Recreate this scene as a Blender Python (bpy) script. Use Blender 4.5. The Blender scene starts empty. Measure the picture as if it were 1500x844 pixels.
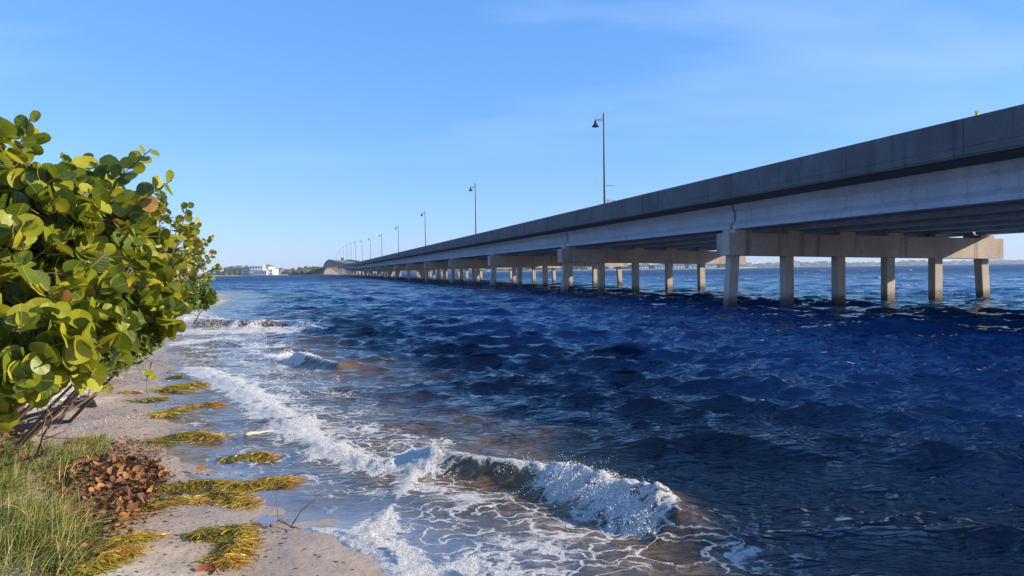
import bpy, bmesh, math, random
import numpy as np
from mathutils import Matrix, Vector, Euler

R = math.radians
random.seed(7)
rng = np.random.default_rng(7)
scene = bpy.context.scene
COL = scene.collection

# ------------------------------------------------------------------ camera
CAM_H = 1.70
FPX = 1083.0                       # focal length in pixels of the 1500 px photograph
PITCH, ROLL = R(-1.36), R(-0.80)
cam_d = bpy.data.cameras.new('camera')
cam_d.sensor_width = 36.0
cam_d.lens = 36.0 * FPX / 1500.0
cam_d.clip_start, cam_d.clip_end = 0.05, 40000
cam = bpy.data.objects.new('camera', cam_d)
COL.objects.link(cam)
CAM_M = Matrix.Translation((0, 0, CAM_H)) @ Matrix.Rotation(R(90) + PITCH, 4, 'X') @ Matrix.Rotation(ROLL, 4, 'Z')
cam.matrix_world = CAM_M
scene.camera = cam

# ------------------------------------------------------------------ bridge frame, sun, sky
TH = math.atan(295.0 / FPX)        # the bridge runs away 15 degrees to the left of the view axis
PERP = Vector((math.cos(TH), math.sin(TH), 0))
ALONG = Vector((-math.sin(TH), math.cos(TH), 0))
SUN_TRAVEL = (-PERP + 0.42 * ALONG + Vector((0, 0, -0.385))).normalized()
to_sun = -SUN_TRAVEL
SUN_EL = math.asin(to_sun.z)
SUN_AZ = math.atan2(to_sun.x, to_sun.y)

world = bpy.data.worlds.new('World')
scene.world = world
world.use_nodes = True
wn, wl = world.node_tree.nodes, world.node_tree.links
bg = wn['Background']
sky = wn.new('ShaderNodeTexSky')
sky.sky_type = 'NISHITA'
sky.sun_disc = False
sky.sun_elevation = SUN_EL
sky.sun_rotation = SUN_AZ
sky.altitude = 0
sky.air_density = 1.0
sky.dust_density = 0.35
sky.ozone_density = 3.0
# thin cirrus, everywhere in the sky
tc = wn.new('ShaderNodeTexCoord')
sep = wn.new('ShaderNodeSeparateXYZ'); wl.new(tc.outputs['Generated'], sep.inputs[0])
addz = wn.new('ShaderNodeMath'); addz.operation = 'ADD'; addz.inputs[1].default_value = 0.12
wl.new(sep.outputs['Z'], addz.inputs[0])
dx = wn.new('ShaderNodeMath'); dx.operation = 'DIVIDE'; wl.new(sep.outputs['X'], dx.inputs[0]); wl.new(addz.outputs[0], dx.inputs[1])
dy = wn.new('ShaderNodeMath'); dy.operation = 'DIVIDE'; wl.new(sep.outputs['Y'], dy.inputs[0]); wl.new(addz.outputs[0], dy.inputs[1])
cmb = wn.new('ShaderNodeCombineXYZ'); wl.new(dx.outputs[0], cmb.inputs[0]); wl.new(dy.outputs[0], cmb.inputs[1])
mp = wn.new('ShaderNodeMapping'); mp.inputs['Rotation'].default_value = (0, 0, R(35)); mp.inputs['Scale'].default_value = (0.5, 1.1, 1)
mp.inputs['Location'].default_value = (7.27, 3.14, 0)
wl.new(cmb.outputs[0], mp.inputs[0])
cn = wn.new('ShaderNodeTexNoise'); cn.inputs['Scale'].default_value = 0.9; cn.inputs['Detail'].default_value = 7; cn.inputs['Roughness'].default_value = 0.55
wl.new(mp.outputs[0], cn.inputs[0])
cr = wn.new('ShaderNodeMapRange'); cr.inputs[1].default_value = 0.52; cr.inputs[2].default_value = 0.85; cr.inputs[4].default_value = 0.42
wl.new(cn.outputs[0], cr.inputs[0])
cm = wn.new('ShaderNodeMixRGB'); cm.inputs[2].default_value = (6.8, 7.4, 9.0, 1)
cz = wn.new('ShaderNodeMapRange'); cz.inputs[1].default_value = 0.10; cz.inputs[2].default_value = 0.34; wl.new(sep.outputs['Z'], cz.inputs[0])
cf = wn.new('ShaderNodeMath'); cf.operation = 'MULTIPLY'; wl.new(cr.outputs[0], cf.inputs[0]); wl.new(cz.outputs[0], cf.inputs[1])
sky_tint = wn.new('ShaderNodeMixRGB'); sky_tint.inputs[0].default_value = 0.36; sky_tint.inputs[2].default_value = (0.55, 3.3, 9.7, 1)   # even blue added to the sky colour, bluer ambient light too
wl.new(sky.outputs[0], sky_tint.inputs[1])
wl.new(cf.outputs[0], cm.inputs[0]); wl.new(sky_tint.outputs[0], cm.inputs[1])
wl.new(cm.outputs[0], bg.inputs[0])
bg.inputs[1].default_value = 0.092

sun_d = bpy.data.lights.new('sun', 'SUN')
sun_d.energy = 5.0
sun_d.angle = R(0.53)
sun_d.color = (1.0, 0.85, 0.64)
sun = bpy.data.objects.new('sun', sun_d)
sun.rotation_euler = SUN_TRAVEL.to_track_quat('-Z', 'Y').to_euler()
sun.location = (60, -20, 60)
COL.objects.link(sun)

vs = scene.view_settings
vs.view_transform = 'Standard'; vs.look = 'None'; vs.gamma = 1.0; vs.use_curve_mapping = False
vs.exposure = 0.85
scene.cycles.use_denoising = True
scene.cycles.max_bounces = 6
scene.cycles.transparent_max_bounces = 12
scene.cycles.volume_bounces = 0

# ------------------------------------------------------------------ helpers
def ray(px, py):
    v = Vector(((px - 750.0) / FPX, -(py - 422.0) / FPX, -1.0))
    return (CAM_M.to_3x3() @ v)

def at_depth(px, py, Y):
    """a point at distance Y (metres forward) that the photograph shows at px, py"""
    d = ray(px, py)
    t = Y / d.y
    return Vector((0, 0, CAM_H)) + d * t

def poly_sd(pts, X, Y):
    """distance, signed side (+ left of travel) and arc parameter 0..1 to a polyline"""
    pts = np.asarray(pts, float)
    best = np.full(X.shape, 1e18); side = np.zeros(X.shape); tt = np.zeros(X.shape)
    seg = np.hypot(*(pts[1:] - pts[:-1]).T); cum = np.concatenate([[0], np.cumsum(seg)]); L = cum[-1]
    for i in range(len(pts) - 1):
        ax, ay = pts[i]; bx, by = pts[i + 1]
        ux, uy = bx - ax, by - ay
        l2 = ux * ux + uy * uy + 1e-12
        t = np.clip(((X - ax) * ux + (Y - ay) * uy) / l2, 0, 1)
        d2 = (X - ax - t * ux) ** 2 + (Y - ay - t * uy) ** 2
        m = d2 < best
        cr_ = ux * (Y - ay) - uy * (X - ax)
        best = np.where(m, d2, best); side = np.where(m, np.sign(cr_), side)
        tt = np.where(m, (cum[i] + t * seg[i]) / L, tt)
    return np.sqrt(best), side, tt

def smooth(a, b, x):
    t = np.clip((x - a) / (b - a), 0, 1)
    return t * t * (3 - 2 * t)

_H = rng.random((256, 256))
def vnoise(x, y):
    xi = np.floor(x).astype(int); yi = np.floor(y).astype(int)
    fx, fy = x - xi, y - yi
    fx = fx * fx * (3 - 2 * fx); fy = fy * fy * (3 - 2 * fy)
    a = _H[xi & 255, yi & 255]; b = _H[(xi + 1) & 255, yi & 255]
    c = _H[xi & 255, (yi + 1) & 255]; d = _H[(xi + 1) & 255, (yi + 1) & 255]
    return (a * (1 - fx) + b * fx) * (1 - fy) + (c * (1 - fx) + d * fx) * fy
def fbm(x, y, o=4):
    s = 0; a = .5
    for k in range(o):
        s = s + a * vnoise(x * 2 ** k + 17.3 * k, y * 2 ** k + 9.1 * k); a *= .5
    return s / (1 - .5 ** o)

def flat(px, py):
    d = ray(px, py); t = -CAM_H / d.z
    return (d.x * t, d.y * t)

# the edge of the water, near to far; land lies on its left
SHORE = [(3.2, -14), (1.2, -5), (0.35, 0), (-0.25, 2.6)] + [flat(*p) for p in
         ((590, 838), (505, 778), (400, 764), (330, 722), (268, 680), (238, 622), (236, 572), (250, 522), (252, 484), (300, 454))] + \
        [(-23, 60), (-45, 95), (-90, 130), (-200, 170), (-600, 230)]

def ground_np(X, Y):
    d, s, _ = poly_sd(SHORE, X, Y)
    d = d * s
    land = 0.085 * np.minimum(d, 2.0) + 0.05 * np.clip(d - 2.0, 0, 4) + 0.01 * np.clip(d - 6, 0, 100)
    sea = -0.02 - 0.055 * np.clip(-d, 0, 22)
    h = np.where(d > 0, land, np.maximum(sea, 0.06 * d))
    und = (fbm(X * .9 + 40, Y * .9 + 11, 3) - .5) * .07 + (fbm(X * 4 + 3, Y * 4 + 7, 3) - .5) * .022
    return h + und * smooth(-.9, .7, d), d

def ground(x, y):
    h, _ = ground_np(np.array([x]), np.array([y]))
    return float(h[0])

def on_ground(px, py, lift=0.0):
    d = ray(px, py); z = 0.0
    for _ in range(12):
        t = (z - CAM_H) / d.z
        z = 0.6 * z + 0.4 * max(ground(d.x * t, d.y * t), 0.0)
    t = (z - CAM_H) / d.z
    return Vector((d.x * t, d.y * t, z + lift))

def mesh_from(name, verts, faces):
    me = bpy.data.meshes.new(name)
    me.from_pydata([tuple(v) for v in verts], [], faces)
    me.update()
    return me

def mesh_np(name, V, F, smooth_=True):
    """fast mesh from numpy arrays; F is (n,3) or (n,4)"""
    me = bpy.data.meshes.new(name)
    V = np.asarray(V, np.float32); F = np.asarray(F, np.int32)
    n, k = F.shape
    me.vertices.add(len(V)); me.vertices.foreach_set('co', V.ravel())
    me.loops.add(n * k); me.loops.foreach_set('vertex_index', F.ravel())
    me.polygons.add(n)
    me.polygons.foreach_set('loop_start', np.arange(0, n * k, k, dtype=np.int32))
    me.polygons.foreach_set('loop_total', np.full(n, k, np.int32))
    me.polygons.foreach_set('use_smooth', np.full(n, smooth_, bool))
    me.update(calc_edges=True)
    me.validate()
    return me

def vattr(me, name, arr):
    a = me.attributes.new(name, 'FLOAT', 'POINT')
    a.data.foreach_set('value', np.asarray(arr, np.float32))

def link(name, me, mat=None, parent=None, loc=None):
    o = bpy.data.objects.new(name, me)
    COL.objects.link(o)
    if mat is not None and me is not None and not me.materials:
        me.materials.append(mat)
    if parent is not None:
        o.parent = parent
    if loc is not None:
        o.location = loc
    return o

def thing(name, label, cat, loc=(0, 0, 0), group=None):
    o = link(name, None, loc=loc)
    return tag(o, label, cat, group)

def tag(o, label, cat, group=None, kind=None):
    o['label'] = label; o['category'] = cat
    if group: o['group'] = group
    if kind: o['kind'] = kind
    return o

class MB:
    """collects boxes, tubes and prisms into one mesh"""
    def __init__(s): s.v = []; s.f = []; s.a = []
    def add(s, vs_, fs_, a=0.0):
        o = len(s.v); s.v += [tuple(v) for v in vs_]; s.f += [tuple(i + o for i in f) for f in fs_]; s.a += [a] * len(vs_)
    def box(s, c, d):
        x, y, z = c; a, b, e = d[0] / 2, d[1] / 2, d[2] / 2
        v = [(x + i * a, y + j * b, z + k * e) for i in (-1, 1) for j in (-1, 1) for k in (-1, 1)]
        s.add(v, [(0, 1, 3, 2), (4, 6, 7, 5), (0, 4, 5, 1), (2, 3, 7, 6), (0, 2, 6, 4), (1, 5, 7, 3)])
    def tube(s, pts, rad, n=6, a=0.0, cap=True):
        pts = [Vector(p) for p in pts]
        rs = rad if isinstance(rad, (list, tuple)) else [rad] * len(pts)
        o = len(s.v); prev = None
        for i, p in enumerate(pts):
            t = (pts[min(i + 1, len(pts) - 1)] - pts[max(i - 1, 0)]).normalized()
            u = t.orthogonal().normalized() if prev is None else (prev - t * prev.dot(t)).normalized()
            prev = u; w = t.cross(u)
            for k in range(n):
                an = 2 * math.pi * k / n
                s.v.append(tuple(p + (u * math.cos(an) + w * math.sin(an)) * rs[i])); s.a.append(a)
        for i in range(len(pts) - 1):
            for k in range(n):
                s.f.append((o + i * n + k, o + i * n + (k + 1) % n, o + (i + 1) * n + (k + 1) % n, o + (i + 1) * n + k))
        if cap:
            s.f.append(tuple(o + k for k in reversed(range(n))))
            s.f.append(tuple(o + (len(pts) - 1) * n + k for k in range(n)))
    def lathe(s, prof, n=16, c=(0, 0, 0)):
        o = len(s.v)
        for r_, z in prof:
            for k in range(n):
                an = 2 * math.pi * k / n
                s.v.append((c[0] + r_ * math.cos(an), c[1] + r_ * math.sin(an), c[2] + z)); s.a.append(0.0)
        for i in range(len(prof) - 1):
            for k in range(n):
                s.f.append((o + i * n + k, o + i * n + (k + 1) % n, o + (i + 1) * n + (k + 1) % n, o + (i + 1) * n + k))
    def build(s, name, mat, parent=None, loc=None, sm=False, attr=None):
        me = mesh_from(name, s.v, s.f)
        if sm: me.polygons.foreach_set('use_smooth', [True] * len(me.polygons))
        if attr: vattr(me, attr, s.a)
        return link(name, me, mat, parent, loc)

# ------------------------------------------------------------------ material helpers
class NT:
    def __init__(s, name):
        s.m = bpy.data.materials.new(name); s.m.use_nodes = True
        s.n = s.m.node_tree.nodes; s.l = s.m.node_tree.links
        s.b = s.n['Principled BSDF']; s.out = s.n['Material Output']
    def node(s, t, **kw):
        n = s.n.new(t)
        for k, v in kw.items():
            if hasattr(n, k) and k not in ('Scale',): setattr(n, k, v)
            else: n.inputs[k].default_value = v
        return n
    def put(s, a, b):
        s.l.new(a, b)
    def set(s, **kw):
        for k, v in kw.items():
            s.b.inputs[k.replace('_', ' ')].default_value = v
    def noise(s, scale, detail=4, rough=.55, vec=None, dist=0.0):
        n = s.n.new('ShaderNodeTexNoise'); n.inputs['Scale'].default_value = scale
        n.inputs['Detail'].default_value = detail; n.inputs['Roughness'].default_value = rough; n.inputs['Distortion'].default_value = dist
        if vec is not None: s.put(vec, n.inputs['Vector'])
        return n.outputs['Fac']
    def pos(s, scale=(1, 1, 1), rot=(0, 0, 0)):
        g = s.n.new('ShaderNodeNewGeometry')
        m = s.n.new('ShaderNodeMapping'); m.inputs['Scale'].default_value = scale; m.inputs['Rotation'].default_value = rot
        s.put(g.outputs['Position'], m.inputs[0]); return m.outputs[0]
    def attr(s, name):
        a = s.n.new('ShaderNodeAttribute'); a.attribute_name = name; return a.outputs['Fac']
    def math(s, op, a, b=None, clamp=False):
        m = s.n.new('ShaderNodeMath'); m.operation = op; m.use_clamp = clamp
        for i, v in enumerate((a, b)):
            if v is None: continue
            if isinstance(v, (int, float)): m.inputs[i].default_value = v
            else: s.put(v, m.inputs[i])
        return m.outputs[0]
    def rng(s, v, a, b, c=0.0, d=1.0, smooth_=True):
        m = s.n.new('ShaderNodeMapRange'); m.interpolation_type = 'SMOOTHSTEP' if smooth_ else 'LINEAR'
        for i, q in enumerate((v, a, b, c, d)):
            if isinstance(q, (int, float)): m.inputs[i].default_value = q
            else: s.put(q, m.inputs[i])
        return m.outputs[0]
    def mix(s, f, a, b, mode='MIX'):
        m = s.n.new('ShaderNodeMixRGB'); m.blend_type = mode
        for i, q in enumerate((f, a, b)):
            if isinstance(q, (int, float)): m.inputs[i].default_value = q
            elif isinstance(q, tuple): m.inputs[i].default_value = q + (1,) if len(q) == 3 else q
            else: s.put(q, m.inputs[i])
        return m.outputs[0]
    def ramp(s, f, stops):
        r = s.n.new('ShaderNodeValToRGB'); e = r.color_ramp.elements
        while len(e) < len(stops): e.new(0.5)
        for q, (p, c) in zip(e, stops): q.position = p; q.color = c + (1,)
        s.put(f, r.inputs[0]); return r.outputs[0]
    def bump(s, h, strength=.3, dist=.02, nrm=None):
        b = s.n.new('ShaderNodeBump'); b.inputs['Strength'].default_value = strength; b.inputs['Distance'].default_value = dist
        s.put(h, b.inputs['Height'])
        if nrm is not None: s.put(nrm, b.inputs['Normal'])
        return b.outputs[0]

def simple(name, col, rough=.6, metal=0.0, var=.12, scale=8.0):
    t = NT(name); t.set(Roughness=rough, Metallic=metal)
    n = t.noise(scale, 5)
    c = t.mix(n, tuple(x * (1 - var) for x in col), tuple(min(1, x * (1 + var)) for x in col))
    t.put(c, t.b.inputs['Base Color'])
    return t.m

def concrete(name, c0, c1, streak=.35, tide=False):
    t = NT(name); p = t.pos()
    big = t.noise(.45, 5, .6, p); fine = t.noise(9, 6, .65, p)
    base = t.mix(t.rng(big, .3, .7), c0, c1)
    base = t.mix(t.math('MULTIPLY', t.rng(fine, .35, .75), .35), base, tuple(x * .6 for x in c0))
    st = t.noise(1.0, 5, .6, t.pos((2.6, 2.6, .16)))          # rain streaks running down
    base = t.mix(t.math('MULTIPLY', t.rng(st, .52, .72), streak), base, tuple(x * .38 for x in c0))
    pits = t.n.new('ShaderNodeTexVoronoi'); pits.inputs['Scale'].default_value = 5.0; t.put(p, pits.inputs[0])
    base = t.mix(t.rng(pits.outputs['Distance'], .03, .07, .55, 0.0), base, tuple(x * .3 for x in c0))
    if tide:                                                   # weed and wet stain at the waterline
        g = t.n.new('ShaderNodeSeparateXYZ'); t.put(p, g.inputs[0])
        z = t.math('ADD', g.outputs['Z'], t.math('MULTIPLY', t.noise(3.0, 4, .6, p), .5))
        base = t.mix(t.rng(z, .35, .95, .9, 0.0), base, (.055, .04, .03))
    t.put(base, t.b.inputs['Base Color']); t.set(Roughness=.85)
    t.put(t.bump(fine, .35, .012), t.b.inputs['Normal'])
    return t.m

M = {}
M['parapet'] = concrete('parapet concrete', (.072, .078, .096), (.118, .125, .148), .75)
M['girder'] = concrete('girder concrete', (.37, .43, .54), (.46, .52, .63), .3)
M['cap'] = concrete('cap concrete', (.38, .31, .28), (.50, .42, .38), .75)
M['pile'] = concrete('pile concrete', (.40, .34, .305), (.52, .45, .40), .75, tide=True)
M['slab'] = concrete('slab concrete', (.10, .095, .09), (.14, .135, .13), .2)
M['lamp'] = simple('dark lamp metal', (.012, .015, .019), .5, .0)
M['yellow'] = simple('yellow reflector', (.75, .45, .02), .4)
M['glass'] = simple('dark glazing', (.03, .04, .05), .1)
M['bark'] = simple('brown bark', (.13, .085, .055), .9, 0, .4, 22)
M['twig'] = simple('bare dry twig', (.16, .10, .065), .9, 0, .45, 30)
M['grey_wood'] = simple('bleached wood', (.46, .41, .35), .85, 0, .3, 25)
M['white_wall'] = simple('white stucco', (.80, .79, .76), .8, 0, .05, .2)
M['cream_wall'] = simple('cream stucco', (.62, .58, .52), .8, 0, .05, .2)
M['grey_wall'] = simple('grey stucco', (.38, .40, .43), .8, 0, .08, .2)
M['roof'] = simple('grey shingle roof', (.13, .13, .14), .8, 0, .2, .6)
M['car'] = simple('dark car paint', (.015, .016, .02), .25)
M['tyre'] = simple('black tyre rubber', (.01, .01, .01), .8)

# ------------------------------------------------------------------ sand
def sand_material():
    t = NT('beach sand'); p = t.pos()
    wet = t.attr('wet')
    fine = t.noise(140, 3, .7, p); mid = t.noise(7, 5, .6, p); big = t.noise(1.3, 4, .55, p)
    wet2 = t.math('ADD', wet, t.math('MULTIPLY', t.math('SUBTRACT', mid, .5), .5), True)
    dry = t.mix(t.rng(mid, .3, .75), (.50, .41, .31), (.62, .53, .42))
    dry = t.mix(t.math('MULTIPLY', t.rng(fine, .5, .75), .35), dry, (.24, .18, .13))
    wc = t.mix(t.rng(big, .3, .7), (.31, .225, .155), (.40, .30, .21))
    wc = t.mix(t.math('MULTIPLY', t.rng(fine, .55, .75), .3), wc, (.14, .10, .07))
    col = t.mix(t.rng(wet2, .25, .75), dry, wc)
    # shell specks and dark crumbs
    v = t.n.new('ShaderNodeTexVoronoi'); v.inputs['Scale'].default_value = 26; t.put(p, v.inputs[0])
    sp = t.rng(v.outputs['Distance'], .10, .16, 1.0, 0.0)
    hs = t.n.new('ShaderNodeSeparateColor'); t.put(v.outputs['Color'], hs.inputs[0])
    col = t.mix(t.math('MULTIPLY', sp, t.rng(hs.outputs[0], .86, .9)), col, (.06, .04, .03))
    col = t.mix(t.math('MULTIPLY', sp, t.rng(hs.outputs[1], .90, .94)), col, (.75, .68, .6))
    t.put(col, t.b.inputs['Base Color'])
    t.put(t.rng(wet2, .35, .95, .9, .34), t.b.inputs['Roughness']); t.set(IOR=1.36)
    n1 = t.bump(t.math('ADD', mid, t.math('MULTIPLY', t.noise(1.0, 3, .5, t.pos((3, 16, 3), (0, 0, R(20))), .8), .35)), .6, .035)
    t.put(t.bump(fine, .35, .004, n1), t.b.inputs['Normal'])
    return t.m
M['sand'] = sand_material()

def polar(r0, r1, ratio, a0, a1, na, extra=()):
    rs = [r0]
    while rs[-1] < r1: rs.append(rs[-1] * ratio)
    rs = np.array(rs + list(extra)); an = np.linspace(R(a0), R(a1), na)
    RR, AA = np.meshgrid(rs, an, indexing='ij')
    return RR, AA

def grid_faces(n, m, keep=None):
    i = np.arange(n * m).reshape(n, m)
    F = np.stack([i[:-1, :-1].ravel(), i[:-1, 1:].ravel(), i[1:, 1:].ravel(), i[1:, :-1].ravel()], 1)
    if keep is not None:
        k = keep.ravel()
        F = F[k[F].any(1)]
    return F

def compact(V, F):
    used = np.zeros(len(V), bool); used[F.ravel()] = True
    idx = np.cumsum(used) - 1
    return used, idx[F]

def make_sand():
    xs = np.concatenate([np.linspace(-400, -14, 60)[:-1], np.linspace(-14, 6, 330), np.linspace(6, 60, 30)[1:]])
    ys = np.concatenate([np.linspace(-25, 1, 30)[:-1], np.linspace(1, 14, 300), np.linspace(14, 60, 120)[1:], np.linspace(60, 300, 30)[1:]])
    Y, X = np.meshgrid(ys, xs, indexing='ij')
    H, d = ground_np(X, Y)
    V = np.stack([X.ravel(), Y.ravel(), H.ravel()], 1)
    F = grid_faces(len(ys), len(xs), (d > -30))
    F = F[:, ::1]
    used, F2 = compact(V, F)
    me = mesh_np('beach', V[used], F2)
    wet = 1 - smooth(.25, 1.9, d + (fbm(X * 1.5, Y * 1.5, 3) - .5) * 1.3)
    vattr(me, 'wet', wet.ravel()[used])
    o = link('beach', me, M['sand'])
    tag(o, 'pale sandy beach sloping from the shrubs to the surf', 'beach', kind='structure')
make_sand()

# ------------------------------------------------------------------ water
def water_material():
    t = NT('bay water'); p = t.pos()
    foam = t.attr('foam'); shal = t.attr('shallow'); thin = t.attr('thin'); calm = t.attr('calm')
    mott = t.noise(.35, 4, .6, p)
    deep = t.mix(t.rng(mott, .3, .7), (.002, .038, .116), (.003, .052, .148))
    brown = t.mix(t.rng(t.noise(2.2, 4, .6, p), .3, .7), (.095, .060, .028), (.17, .115, .062))
    shade_murk = t.mix(t.rng(mott, .3, .7), (.003, .009, .022), (.005, .014, .032))  # nearshore murk, darkened further for the bridge's shade and dark reflection
    col = t.mix(shal, t.mix(t.attr('clear'), shade_murk, deep), brown)
    # ripples
    w1 = t.math('MULTIPLY', t.noise(1.0, 2, .5, t.pos((1.8, 5.0, 3), (0, 0, R(-14))), .4), t.rng(shal, 0.0, .8, 1.0, .25))
    w2 = t.noise(1.0, 1.5, .5, t.pos((5, 15, 8), (0, 0, R(-24))), .5)
    w3 = t.noise(1.0, 3, .6, t.pos((30, 50, 30), (0, 0, R(-10))), .4)
    w0 = t.math('MULTIPLY', t.noise(1.0, 4, .6, t.pos((.30, .75, .5), (0, 0, R(-15))), .3), calm)
    b0 = t.bump(w0, 1.0, 1.5)
    b = t.bump(w1, .9, .13, b0)
    rip = t.attr('ripple')
    b2 = t.bump(t.math('MULTIPLY', w2, rip), 1.0, .075, b)
    b3 = t.bump(t.math('MULTIPLY', w3, t.math('MULTIPLY', rip, rip)), 1.0, .006, b2)
    # lacy foam
    wob = t.n.new('ShaderNodeTexNoise'); wob.inputs['Scale'].default_value = 2.6; wob.inputs['Detail'].default_value = 5
    t.put(p, wob.inputs['Vector'])
    wv = t.n.new('ShaderNodeVectorMath'); wv.operation = 'MULTIPLY_ADD'
    t.put(wob.outputs['Color'], wv.inputs[0]); wv.inputs[1].default_value = (.85, .85, .0); t.put(p, wv.inputs[2])
    sq = t.n.new('ShaderNodeMapping'); sq.inputs['Rotation'].default_value = (0, 0, R(28)); sq.inputs['Scale'].default_value = (1.0, 1.7, .01)
    t.put(wv.outputs[0], sq.inputs[0])
    def lace(scale):
        v = t.n.new('ShaderNodeTexVoronoi'); v.feature = 'DISTANCE_TO_EDGE'; v.inputs['Scale'].default_value = scale
        t.put(sq.outputs[0], v.inputs[0]); return v.outputs['Distance']
    l1, l2 = lace(3.6), lace(9.0)
    patch = t.noise(1.7, 4, .6, p)
    dens = t.math('ADD', foam, t.math('MULTIPLY', t.math('SUBTRACT', patch, .5), t.math('MULTIPLY', t.math('MULTIPLY', foam, t.math('SUBTRACT', 1.3, foam)), 3.4)), True)
    th1 = t.math('MULTIPLY', dens, .20)
    f1 = t.math('MULTIPLY', t.rng(t.math('SUBTRACT', l1, th1), -.06, .012, 1.0, 0.0), t.rng(dens, .06, .3))
    f2 = t.math('MULTIPLY', t.rng(t.math('SUBTRACT', l2, t.math('MULTIPLY', dens, .26)), -.09, .02, 1.0, 0.0), t.rng(dens, .35, .85))
    full = t.rng(t.math('ADD', dens, t.math('MULTIPLY', t.math('SUBTRACT', t.noise(13, 5, .75, p), .5), 1.5)), .80, 1.02)
    fm = t.math('MAXIMUM', t.math('MAXIMUM', f1, f2), full)
    fine = t.noise(55, 4, .75, p)
    fm = t.math('MULTIPLY', fm, t.rng(fine, .30, .52, .55, 1.0))
    fb = t.bump(t.math('ADD', t.math('MULTIPLY', fm, .6), t.math('ADD', t.math('MULTIPLY', fine, .5), t.math('MULTIPLY', t.noise(32, 5, .75, p), .9))), 1.0, .05, b)
    pr = t.b
    t.put(col, pr.inputs['Base Color']); t.set(IOR=1.333); t.put(t.rng(calm, 0.0, 1.0, .04, .5, False), pr.inputs['Roughness'])
    t.put(b3, pr.inputs['Normal'])
    fo = t.n.new('ShaderNodeBsdfPrincipled'); fo.inputs['Base Color'].default_value = (.93, .93, .93, 1); fo.inputs['Roughness'].default_value = .55
    t.put(fb, fo.inputs['Normal'])
    # a thin film over the sand: clear, with only its surface reflection
    fr = t.n.new('ShaderNodeFresnel'); fr.inputs[0].default_value = 1.333; bt = t.bump(w2, .35, .012, t.bump(w1, .3, .03)); t.put(bt, fr.inputs['Normal'])
    tr = t.n.new('ShaderNodeBsdfTransparent'); tr.inputs[0].default_value = (.93, .88, .80, 1)
    gl = t.n.new('ShaderNodeBsdfGlossy'); gl.inputs['Roughness'].default_value = .12; t.put(bt, gl.inputs['Normal'])
    mf = t.n.new('ShaderNodeMixShader'); t.put(t.math('MULTIPLY', fr.outputs[0], .48), mf.inputs[0]); t.put(tr.outputs[0], mf.inputs[1]); t.put(gl.outputs[0], mf.inputs[2])
    m1 = t.n.new('ShaderNodeMixShader'); t.put(thin, m1.inputs[0]); t.put(pr.outputs[0], m1.inputs[1]); t.put(mf.outputs[0], m1.inputs[2])
    m2 = t.n.new('ShaderNodeMixShader'); t.put(fm, m2.inputs[0]); ft = t.n.new('ShaderNodeBsdfTranslucent'); ft.inputs[0].default_value = (.84, .85, .86, 1); t.put(fb, ft.inputs['Normal'])
    fx = t.n.new('ShaderNodeMixShader'); fx.inputs[0].default_value = .12; t.put(fo.outputs[0], fx.inputs[1]); t.put(ft.outputs[0], fx.inputs[2])
    t.put(m1.outputs[0], m2.inputs[1]); t.put(fx.outputs[0], m2.inputs[2])
    t.put(m2.outputs[0], t.out.inputs['Surface'])
    return t.m
M['water'] = water_material()

def fl(pts): return [flat(*p) for p in pts]
CREST = fl([(575, 660), (640, 684), (700, 696), (760, 704), (810, 706), (870, 727), (940, 752), (1000, 778), (1050, 797), (1110, 812)])
CREST2 = fl([(415, 524), (450, 533), (500, 540), (545, 536), (585, 530)])
CREST3 = fl([(268, 474), (310, 479), (350, 481), (395, 480), (430, 478), (470, 486)])
CREST4 = fl([(300, 501), (335, 505), (365, 502)])
CREST5 = fl([(590, 612), (650, 620), (720, 618), (770, 610)])
FOAM_LINES = [   # polyline, half width in metres, strength
    (fl([(285, 540), (335, 562), (390, 592), (425, 628), (490, 662), (560, 684), (620, 694)]), .30, .95),
    (fl([(330, 545), (400, 575), (460, 615), (540, 640), (600, 655)]), .40, .52),
    (fl([(612, 694), (585, 728), (556, 768), (530, 790), (575, 822), (600, 862)]), .12, .92),
    (fl([(385, 766), (450, 773), (515, 786)]), .045, .85),
    (fl([(600, 700), (700, 735), (800, 775), (930, 800), (1060, 812)]), .30, .50),
    (fl([(262, 470), (300, 470), (345, 473), (390, 471)]), .7, .9),
    (fl([(255, 487), (300, 486), (380, 484), (415, 484)]), 1.0, .75),
    (fl([(245, 505), (300, 500), (330, 497)]), .6, .8),
    (fl([(415, 522), (432, 527), (446, 531)]), .38, 1.0),
    (fl([(375, 505), (395, 507)]), .35, .6),
    (fl([(440, 529), (470, 535), (505, 538)]), .10, .85),
    (fl([(620, 682), (700, 697), (760, 704)]), .07, .75),
    (fl([(330, 478), (360, 480), (392, 479)]), .25, .9),
]
FOAM_AREAS = [
    (fl([(575, 700), (680, 715), (800, 745), (960, 795), (1060, 815), (1090, 870), (590, 870), (560, 800)]), .52),
    (fl([(240, 520), (300, 545), (420, 630), (600, 694), (540, 780), (400, 765), (330, 700), (262, 640)]), .24),
    (fl([(240, 480), (400, 480), (470, 540), (600, 640), (430, 610), (300, 550), (245, 540)]), .34),
]
def in_poly(poly, X, Y):
    c = np.zeros(X.shape, bool); n = len(poly)
    for i in range(n):
        x1, y1 = poly[i]; x2, y2 = poly[(i + 1) % n]
        k = ((y1 > Y) != (y2 > Y)) & (X < (x2 - x1) * (Y - y1) / (y2 - y1 + 1e-12) + x1)
        c ^= k
    return c

def crest_h(line, X, Y, amp, back, front, lo, hi):
    d, s, t = poly_sd(line, X, Y)
    q = -d * s
    A = amp * smooth(0, lo, t) * (1 - smooth(hi, 1.0, t))
    return A * np.where(q < 0, np.exp(-(q / back) ** 2), np.exp(-(q / front) ** 2)), q, t, d

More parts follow.
